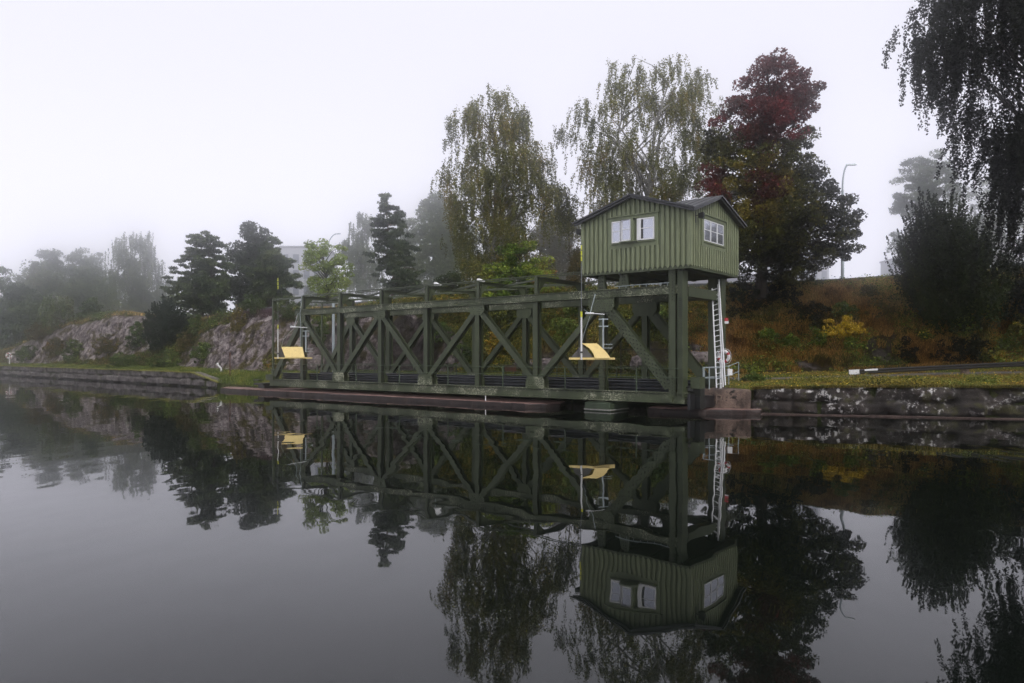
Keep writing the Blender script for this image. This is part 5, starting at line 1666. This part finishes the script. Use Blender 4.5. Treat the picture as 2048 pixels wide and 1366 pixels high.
make_tree("broadleaf_tree", "pale young tree filling the gap under the maple's left branches", [(270, 1425, 1445), (300, 1405, 1480), (350, 1400, 1500), (450, 1400, 1520), (520, 1410, 1500)],
          75, 'maple', [(0.07, 0.09, 0.03), (0.10, 0.12, 0.04)], 110, 9000, .17, 1450, trunk_r=.15, clump_r=0.58, flat=0.56, seed=31)
# misty trees at far left
make_tree("birch_tree", "tall pale misty birch on the far left skyline", [(460, 250, 285), (480, 225, 305), (520, 210, 315), (570, 205, 322), (620, 215, 325), (640, 225, 320)],
          165, 'birch', DECID, 1300, 36000, .26, 285, trunk_r=.35, bark='bark_birch', seed=40, strand=(1.5, 4.0), multi=3, group="misty trees on the far left skyline")
make_tree("pine_tree", "misty pine with a flat top left of the pale birch", [(498, 85, 115), (515, 78, 125), (530, 85, 120), (545, 75, 130), (590, 60, 130), (640, 70, 130)],
          165, 'pine', PINE, 225, 12000, 0.234, 105, trunk_r=.3, clump_r=1.4, flat=.5, seed=41, group="misty trees on the far left skyline")
make_tree("pine_tree", "faint narrow pine between the flat topped pine and the pale birch", [(490, 190, 200), (520, 170, 205), (560, 160, 215), (620, 160, 220)],
          185, 'pine', PINE, 225, 11000, 0.250, 188, trunk_r=.3, clump_r=1.4, flat=.5, seed=42, group="misty trees on the far left skyline")
make_tree("pine_tree", "faint low pine just right of the flat topped pine", [(500, 150, 165), (530, 130, 175), (580, 125, 180), (640, 130, 185)],
          175, 'pine', PINE, 210, 10000, 0.250, 155, trunk_r=.3, clump_r=1.4, flat=.5, seed=43, group="misty trees on the far left skyline")
make_tree("broadleaf_tree", "misty rounded tree over the left rock hillside", [(525, 50, 75), (550, 32, 110), (600, 25, 130), (650, 30, 140), (680, 40, 140)],
          145, 'maple', DECID + [(.10, .07, .035)], 300, 20000, .32, 80, trunk_r=.3, clump_r=1.5, flat=.7, seed=44, group="misty trees on the far left skyline")
make_tree("broadleaf_tree", "misty tree filling the skyline above the tan grass knoll", [(540, 150, 190), (570, 130, 220), (620, 125, 235), (650, 130, 235)],
          150, 'maple', DECID, 260, 16000, .33, 185, trunk_r=.3, clump_r=1.5, flat=.7, seed=45, group="misty trees on the far left skyline")
make_tree("pine_tree", "dark misty pine leaning in at the left picture edge", [(535, -30, 10), (560, -60, 20), (600, -70, 45), (640, -70, 80), (690, -60, 85), (720, -40, 60)],
          128, 'pine', PINE, 420, 21000, 0.211, 15, trunk_r=.3, clump_r=1.3, flat=.55, seed=46, group="trees at the left edge")
make_tree("spruce_tree", "dark dense conifer standing at the foot of the left hillside", [(560, 30, 40), (590, 15, 65), (640, 0, 85), (690, -10, 85), (725, -10, 70)],
          124, 'pine', PINE, 390, 20000, 0.211, 38, trunk_r=.25, clump_r=1.2, flat=.5, seed=47, group="trees at the left edge")
make_tree("pine_tree", "small bushy pine on the left rock crest", [(595, 178, 190), (615, 168, 200), (635, 160, 212), (652, 162, 210)],
          112, 'pine', PINE, 120, 9000, 0.156, 186, trunk_r=.12, clump_r=0.58, flat=0.48, seed=48)
make_tree("birch_tree", "thin bare stemmed birch on the left rock slope", [(590, 90, 145), (620, 85, 150), (640, 90, 145)],
          113, 'birch', DECID + [(.10, .08, .04)], 120, 3600, .18, 128, trunk_r=.12, bark='bark_birch', seed=49, strand=(.8, 2), multi=2)
make_tree("juniper_tree", "dark green bushy juniper in the cleft of the left cliff", [(600, 322, 345), (620, 305, 358), (650, 297, 372), (680, 300, 376), (705, 312, 366)],
          88, 'upright', [(0.012, 0.024, 0.012), (0.02, 0.036, 0.017), (0.028, 0.045, 0.02)], 520, 26000, .13, 335, trunk_r=.15, seed=50, strand=(.5, 1.2), bias=.5)
# more fog trees closing the skyline
for i, (pc, pt, D, wpx, lab) in enumerate([
        (395, 570, 118, 110, "hazy thicket behind the trunks of the ridge pines"), (520, 560, 112, 90, "hazy thicket below the broad pine"),
        (560, 520, 150, 60, "ghostly tree top behind the broad pine"), (815, 440, 150, 60, "ghostly tree right of the slender pine"),
        (1010, 440, 140, 80, "ghostly crown seen through the tall birch"), (1240, 430, 125, 110, "hazy crown directly behind the cabin roof"),
        (1350, 420, 130, 100, "hazy crown behind the stems of the wide birch"), (640, 545, 150, 60, "ghostly bush behind the ash tree"),
        (330, 560, 170, 60, "ghostly tree left of the ridge pines")]):
    make_tree("broadleaf_tree", lab, [(pt, pc - wpx * .25, pc + wpx * .25), (pt + 30, pc - wpx * .5, pc + wpx * .5), (pt + 90, pc - wpx * .6, pc + wpx * .6), (pt + 150, pc - wpx * .5, pc + wpx * .5)],
              D, 'maple', DECID, 160, 10000, .33, pc, trunk_r=.25, clump_r=1.4, flat=.7, seed=60 + i, group="misty pines and trees")

# ------------------------------------------------------------------ shrubs on the banks
def shrub(px, py, wpx, hpx, kind, pal, label, seed, leaf=.12, dens=1.0, name="shrub", group=None):
    p = hit(px, py)
    if p is None: return
    D = p.y + .3; k = D / 1476
    prof = [(py - hpx, px - wpx * .15, px + wpx * .15), (py - hpx * .8, px - wpx * .35, px + wpx * .35), (py - hpx * .45, px - wpx * .5, px + wpx * .5), (py - hpx * .1, px - wpx * .42, px + wpx * .42), (py + 2, px - wpx * .2, px + wpx * .2)]
    vol = (wpx * k) * (hpx * k)
    n = int(max(24, min(240, vol * 9)) * dens)
    make_tree(name, label, prof, D, kind, pal, n, int(n * 46 * (.12 / leaf) ** 1), leaf, px, cat="shrub", group=group, trunk_r=.04, clump_r=.30 if kind != 'upright' else .3, flat=.75, seed=seed, base_z=p.z - .1, base_D=D, strand=(.4, 1.0), limb_n=14, limb_r=.02)
G2P = [(0.03, 0.055, 0.014), (0.08, 0.13, 0.026), (0.17, 0.22, 0.045)]
BRN = [(0.08, 0.06, 0.02), (0.14, 0.105, 0.03), (0.08, 0.095, 0.025), (0.22, 0.14, 0.03)]
AUT = [(0.025, 0.04, 0.01), (0.07, 0.09, 0.015), (0.15, 0.16, 0.024), (0.30, 0.22, 0.03), (0.50, 0.28, 0.03)]
SH = [
    (60, 722, 60, 30, 'bush', G2P, "low green shrub beside the far lifebuoy"),
    (112, 715, 50, 40, 'bush', BRN, "brownish shrub at the foot of the far left rocks"),
    (80, 680, 50, 35, 'bush', BRN, "tawny shrub halfway up the far left rocks"),
    (150, 722, 60, 42, 'bush', G2P, "green shrub below the left rock slab"),
    (215, 712, 60, 44, 'bush', BRN, "olive shrub against the striped rock slab"),
    (250, 735, 70, 30, 'bush', G2P, "wide low green shrub just above the quay wall"),
    (275, 700, 50, 55, 'bush', G2P, "loose green shrub climbing the rock left of the juniper"),
    (330, 736, 70, 34, 'bush', G2P, "broad leafy shrub in front of the juniper"),
    (375, 705, 46, 46, 'bush', BRN, "reddish brown shrub right of the juniper"),
    (395, 672, 40, 40, 'bush', [(0.05, 0.08, 0.02), (0.09, 0.13, 0.03)], "bright green shrub under the crooked pine"),
    (405, 728, 50, 45, 'bush', G2P, "dense shrub at the foot of the middle rock face"),
    (477, 668, 26, 52, 'upright', [(0.13, 0.12, 0.03), (0.2, 0.16, 0.04)], "thin yellowing sapling on the rock crest"),
    (505, 632, 60, 42, 'bush', [(0.05, 0.08, 0.02), (0.08, 0.12, 0.03)], "light green shrub on the ridge below the pale green tree"),
    (575, 640, 60, 45, 'bush', DECID, "dark green shrub on the ridge behind the end post"),
    (548, 735, 50, 26, 'bush', AUT, "yellowish shrub at the rock foot left of the bridge end"),
    (680, 600, 50, 45, 'bush', [(0.11, 0.13, 0.035), (0.17, 0.17, 0.05)], "yellow green shrub under the ash tree"),
    (640, 690, 40, 60, 'bush', G2P, "ivy like shrub behind the first truss bay"),
    (915, 640, 110, 60, 'bush', AUT, "bushy green shrub high on the bank behind the third bay"),
    (880, 690, 60, 50, 'bush', G2P, "green shrub beside the dark rock behind the bridge"),
    (925, 735, 70, 45, 'bush', G2P, "low dark shrub at the path behind the bridge middle"),
    (1000, 665, 90, 70, 'bush', AUT, "yellow speckled shrub behind the central truss node"),
    (985, 725, 70, 60, 'bush', AUT, "autumn coloured shrub low behind the central diagonals"),
    (1080, 660, 100, 60, 'bush', AUT, "golden flecked shrub behind the right centre post"),
    (1130, 690, 80, 60, 'bush', G2P, "leafy green shrub left of the yellow curved board"),
    (1165, 640, 110, 60, 'bush', G2P, "large green shrub behind the far top chord"),
    (1060, 730, 60, 50, 'bush', AUT, "dark autumn shrub right of the boulders"),
    (1245, 700, 70, 70, 'bush', AUT, "yellow tinged shrub behind the riveted diagonal"),
    (1310, 670, 80, 60, 'bush', G2P, "green shrub behind the right bay of the truss"),
    (1395, 640, 60, 45, 'bush', AUT, "green and yellow shrub between the two columns"),
    (1485, 640, 80, 80, 'bush', DARK + [(0.03, .04, .008)], "dark shrub right of the rear column"),
    (1560, 615, 100, 55, 'bush', DARK, "dark spreading shrub below the maple trunk"),
    (1440, 600, 60, 45, 'bush', AUT, "yellow leaved shrub under the right cabin corner"),
    (1690, 645, 60, 40, 'bush', G2P, "fresh green shrub above the golden one"),
    (1688, 680, 105, 48, 'bush', YEL, "golden yellow shrub in the middle of the right bank"),
    (1637, 700, 34, 44, 'bush', GREENB, "small bright green sapling left of the golden shrub"),
    (1640, 660, 50, 50, 'bush', DARK + [(0.03, .05, .012)], "dim green shrub left of the golden shrub"),
    (1706, 712, 34, 36, 'bush', GREENB, "yellow green tuft just under the golden shrub"),
    (1582, 700, 30, 30, 'bush', GREENB, "small light green sapling in the dry grass"),
    (1875, 620, 60, 70, 'bush', GREENB, "dim green shrub against the dark upright tree"),
    (1950, 610, 70, 70, 'upright', [(0.05, 0.08, 0.015), (0.10, 0.14, 0.02)], "bright green leafy sapling at the far right bank"),
    (1930, 680, 50, 70, 'bush', GREENB, "green shrub below the bright sapling"),
    (1815, 735, 44, 56, 'bush', DARK, "dark green shrub just above the path barrier"),
    (1855, 690, 40, 26, 'bush', YEL + GREENB, "small yellow shrub right of the rock outcrop"),
    (2035, 690, 40, 60, 'bush', AUT, "yellow flecked shrub at the right picture edge"),
    (1925, 733, 110, 66, 'bush', DARK + [(.03, .045, .01)], "dark shrub hiding the foot of the dark upright tree"),
    (1540, 690, 50, 36, 'bush', GREENB, "light green shrub low in the rusty grass right of the ladder"),
    (1610, 640, 60, 40, 'bush', DARK + [(.05, .06, .012)], "dim olive shrub on the bank right of the maple trunk"),
    (1760, 640, 60, 40, 'bush', G2P + BRN, "olive shrub high on the right bank left of the dark tree"),
    (1740, 600, 50, 26, 'bush', BRN, "tawny shrub near the crest of the right bank"),
    (1990, 735, 60, 30, 'bush', AUT, "yellowish shrub behind the path barrier at far right"),
    (1960, 650, 40, 60, 'bush', GREENB, "bright green shrub right of the dark upright tree"),
    (1510, 765, 50, 14, 'bush', G2P, "low green weed clump where the path begins"),
]
for i, a in enumerate(SH):
    shrub(*a[:6], a[6], 100 + i, leaf=.11 if a[0] > 1400 else .13, group="shrubs on the bank")

# boulders behind the bridge
def boulder(px, py, wpx, hpx, label, seed):
    p = hit(px, py)
    k = p.y / 1476; r = np.random.default_rng(seed)
    import bmesh
    bm = bmesh.new(); bmesh.ops.create_icosphere(bm, subdivisions=4, radius=1)
    me = bpy.data.meshes.new("boulder")
    co = np.array([v.co[:] for v in bm.verts])
    f = 1 + .28 * fbm(co * 1.3 + seed, 3)
    q = np.round(co * 2.2 + .4 * fbm(co * 1.1 + seed * 2, 2)[:, None]) / 2.2
    co2 = (co * .6 + q * .4) * f[:, None] * np.array((wpx * k / 2, wpx * k / 2.4, hpx * k / 2)) + .03 * fbm(co * 6, 3)[:, None]
    for v, c_ in zip(bm.verts, co2): v.co = c_
    bm.to_mesh(me); bm.free()
    o = link_mesh("boulder", me, M['boulder']); o.location = (p.x, p.y, p.z + hpx * k * .28)
    tag(o, label, "boulder", "boulders at the foot of the bank")
boulder(1283, 742, 42, 40, "pale squarish boulder behind the riveted diagonal", 3)
boulder(1095, 742, 46, 34, "grey boulder at the path behind the right centre post", 5)
boulder(1050, 735, 40, 26, "flat boulder left of the grey one behind the bridge", 7)
boulder(1400, 725, 50, 30, "pale rock block seen between the two columns", 9)
boulder(632, 735, 36, 34, "pinkish boulder behind the first truss bay", 11)
boulder(905, 728, 30, 34, "reddish boulder by the dark rock behind the bridge", 13)

# ------------------------------------------------------------------ grasses, undergrowth, heather (uncountable ground cover)
def sample_surface(mask, n, seed, rows_=(1, nr - 1)):
    r = np.random.default_rng(seed)
    ok = np.argwhere(mask[rows_[0]:rows_[1] - 1, :-1]) + np.array((rows_[0], 0))
    a = G2[ok[:, 0], ok[:, 1]]; b2 = G2[ok[:, 0], np.minimum(ok[:, 1] + 1, nc - 1)]; c2 = G2[np.minimum(ok[:, 0] + 1, nr - 1), ok[:, 1]]
    ar = np.linalg.norm(np.cross(b2 - a, c2 - a), axis=1)
    dist = np.maximum(a[:, 1], 20)
    wgt = ar / dist ** 1.2; wgt /= wgt.sum()
    i = r.choice(len(ok), n, p=wgt)
    u, v = r.uniform(0, 1, (2, n, 1))
    d2 = G2[np.minimum(ok[:, 0] + 1, nr - 1), np.minimum(ok[:, 1] + 1, nc - 1)]
    return (a[i] * (1 - u) + b2[i] * u) * (1 - v) + (c2[i] * (1 - u) + d2[i] * u) * v, r

def blades(name, pts, r, h, wd, pal, lean=.5, label=None, sel=None, lean_dir=None):
    n = len(pts); hh = h * r.uniform(.5, 1.3, n)
    a = r.uniform(0, 2 * math.pi, n); dirv = np.stack([np.cos(a), np.sin(a), np.zeros(n)], -1)
    if lean_dir is not None: dirv = dirv * .7 + np.array(lean_dir)
    b2 = r.uniform(0, 2 * math.pi, n); side = np.stack([np.cos(b2), np.sin(b2) * .4, np.zeros(n)], -1) * (wd / 2)
    mid = pts + np.array((0, 0, 1.)) * (hh * .6)[:, None] + dirv * (hh * lean * .35)[:, None]
    tip = pts + np.array((0, 0, 1.)) * (hh * (.95 - lean * .35))[:, None] + dirv * (hh * lean)[:, None]
    V = np.stack([pts - side, pts + side, mid + side * .8, mid - side * .8, tip], 1).reshape(-1, 3)
    k = np.arange(n)[:, None] * 5
    Fq = np.concatenate([k + np.array([[0, 1, 2]]), k + np.array([[0, 2, 3]]), k + np.array([[3, 2, 4]])], 0)
    cc = shade_cols(pts, pal, scale=.6, r=r, jitter=.35)
    me = np_mesh(name, V, Fq, 3, np.repeat(cc, 5, axis=0))
    o = link_mesh(name, me, M['grass'])
    o["kind"] = "stuff"
    if label: tag(o, label, "ground cover")
    return o
PXr, PYr = project(G2)
rowi = np.arange(nr)[:, None] * np.ones((1, nc))
slope_m = (rowi >= nA) & (rowi < nA + nB + 4)
flat_m = (rowi >= 1) & (rowi < nA + 1)
top_m = (rowi >= nA + nB - 4) & (rowi < nA + nB + 8)
norock = rockf < .35
right = G2[..., 0] > 11
DRYP = [(0.05, 0.02, 0.007), (0.24, 0.10, 0.028), (0.46, 0.21, 0.06), (0.66, 0.38, 0.14), (0.18, 0.17, 0.03)]
TAN = [(0.34, 0.21, 0.07), (0.55, 0.37, 0.14), (0.17, 0.2, 0.045)]
LAWN = [(0.05, 0.08, 0.016), (0.10, 0.14, 0.025), (0.17, 0.19, 0.035), (0.24, 0.22, 0.05)]
vis = (PXr > -80) & (PXr < 2130)
hi_ = rowi > nA + nB * .62
gpatch = fbm(G2 * .33 + 50, 3)
p_, r_ = sample_surface(slope_m & norock & (dry > .8) & vis & right & ~hi_ & (gpatch < .28), 80000, 1)
blades("dry_grass", p_, r_, .5, .035, [(0.06, 0.028, 0.009), (0.20, 0.10, 0.024), (0.46, 0.25, 0.06), (0.74, 0.47, 0.15), (0.16, 0.15, 0.03), (.08, .045, .018)], .9, "rusty brown dry grass hanging over the lower right bank", lean_dir=(-.2, -.7, 0))
p_, r_ = sample_surface(slope_m & norock & (dry > .8) & vis & right & hi_, 60000, 21)
blades("straw_grass", p_, r_, .5, .035, [(0.06, 0.04, 0.012), (0.22, 0.12, 0.035), (0.45, 0.26, 0.08), (0.62, 0.42, 0.16), (0.2, 0.2, 0.04), (.1, .08, .02)], .7, "straw coloured and rusty grass on the upper right bank", lean_dir=(-.2, -.5, 0))
p_, r_ = sample_surface(top_m & vis & (G2[..., 0] > 11), 26000, 2)
blades("ridge_grass", p_, r_, .55, .035, TAN + [(0.06, .09, .02)] * 2, .35, "green and straw coloured grass along the top of the right bank")
p_, r_ = sample_surface(flat_m & vis & (G2[..., 0] > 11) & (PXr < 2130), 50000, 3)
# keep the path clear
pp = np.array([(11.9, 46.6), (14, 43.6), (20, 42.9), (24, 42.3), (28, 41.6), (34, 39.5)])
yl = np.interp(p_[:, 0], pp[:, 0], pp[:, 1]); p_ = p_[(np.abs(p_[:, 1] - yl) > .78)]
blades("quay_grass", p_, r_, .17, .035, LAWN + [(0.28, 0.18, .045), (.2, .12, .035), (.06, .05, .015)], .4, "short yellowing grass on the right quay")
p_, r_ = sample_surface(flat_m & vis & (G2[..., 0] <= 11), 60000, 4)
blades("lawn_grass", p_, r_, .22, .05, LAWN, .4, "green grass on the flat strip behind the left quay and bridge")
p_, r_ = sample_surface(top_m & norock & vis & (G2[..., 0] <= 11), 42000, 5)
blades("crest_grass", p_, r_, .45, .06, TAN, .4, "straw coloured grass along the left rock crest")
p_, r_ = sample_surface(slope_m & norock & vis & (G2[..., 0] <= 11), 60000, 6)
blades("slope_grass", p_, r_, .4, .06, [(0.06, .08, .018), (0.12, .13, .03), (0.20, .15, .05), (0.12, .07, .03)], .7, "mixed rough grass on the slope behind the bridge and quay")
def undergrowth(name, mask, n, seed, leaf, pal, label, h=.35, per=16, spread=.22):
    c_, r = sample_surface(mask, n, seed)
    LC = c_[:, None] + r.normal(size=(n, per, 3)) * np.array((spread, spread, spread * .8)) + np.array((0, -.05, h * .5))
    LC = LC.reshape(-1, 3); cid = np.repeat(c_, per, axis=0)
    cc = shade_cols(cid, pal, scale=.35, r=r, jitter=.35)
    V, Fq, vc = leaves_np(LC, leaf, cc, 1.3, .4, 0, r)
    o = link_mesh(name, np_mesh(name, V, Fq, 4, vc), M['leaf']); tag(o, label, "ground cover", kind="stuff")
nz_ = fbm(G2 * .35 + 3, 3)
undergrowth("undergrowth", slope_m & norock & vis & (G2[..., 0] <= -13) & (nz_ > .05), 2600, 11, .13, G2P + BRN, "mixed green and brown undergrowth on the left rocky hillside", spread=.3)
undergrowth("bank_undergrowth", slope_m & norock & vis & (G2[..., 0] > -13) & (G2[..., 0] < 13) & (nz_ > -.3), 3400, 12, .11, AUT[:4], "leafy undergrowth on the bank behind the bridge", spread=.26)
undergrowth("brambles", slope_m & norock & vis & right & (gpatch > .02), 2600, 13, .10, [(0.015, .022, .005), (0.05, .075, .012), (0.13, .18, .024), (.26, .30, .04), (.04, .035, .012)], "dark brambles among the dry grass on the right bank", spread=.25)
undergrowth("quay_weeds", flat_m & vis & right & (nz_ > .02) & (rowi < 9), 900, 31, .07, LAWN + [(.3, .24, .04), (.03, .05, .012)], "rough weeds growing in clumps on the right quay", h=.2, per=14, spread=.16)
undergrowth("heather", (heath > .5) & slope_m | ((heath > .5) & top_m), 1500, 14, .09, [(0.09, 0.045, 0.06), (0.13, 0.07, 0.085), (0.07, .05, .04)], "purple heather on the left rock crest", spread=.2)
X_, Y_, Z_, nx_, ny_, s__ = qr_d
r_ = np.random.default_rng(77); k_ = r_.integers(8, len(X_) - 4, 26000); k_ = k_[(fbm(np.c_[s__[k_] * .6, np.zeros(len(k_)), np.zeros(len(k_))], 3) > -.25 + .3 * r_.uniform(-1, 1, len(k_)))]
o_ = r_.uniform(-.7, .06, len(k_)); p_ = np.stack([X_[k_] + nx_[k_] * o_ + r_.normal(size=len(k_)) * .04, Y_[k_] + ny_[k_] * o_, Z_[k_] + .02], -1)
blades("wall_top_grass", p_, r_, .22, .03, [(.05, .07, .015), (.14, .13, .03), (.25, .19, .05), (.12, .07, .025)], .9, "ragged grass hanging over the edge of the right quay wall", lean_dir=(-.2, -.6, -.2))
# fallen yellow leaves on the quay
c_, r = sample_surface(flat_m & vis & right, 1400, 15)
V, Fq, vc = leaves_np(c_ + np.array((0, 0, .16)), .09, shade_cols(c_, YEL, r=r), 1.1, 2.0, 0, r)
o = link_mesh("fallen_leaves", np_mesh("fallen_leaves", V, Fq, 4, vc), M['leaf']); tag(o, "yellow fallen leaves scattered over the right quay", "ground cover", kind="stuff")

# ------------------------------------------------------------------ haze
hz = MB(); hz.box(-270, 270, -75, 420, -4.1, 78)
m = bpy.data.materials.new("haze"); m.use_nodes = True; nt = m.node_tree; nt.nodes.clear()
ou = nt.nodes.new("ShaderNodeOutputMaterial"); pv = nt.nodes.new("ShaderNodeVolumePrincipled")
pv.inputs["Color"].default_value = HAZE_COL; pv.inputs["Density"].default_value = HAZE; pv.inputs["Anisotropy"].default_value = 0.975
nt.links.new(pv.outputs[0], ou.inputs["Volume"])
tag(hz.build("haze", m), "thin morning fog filling the air over the canal", "haze", kind="stuff")
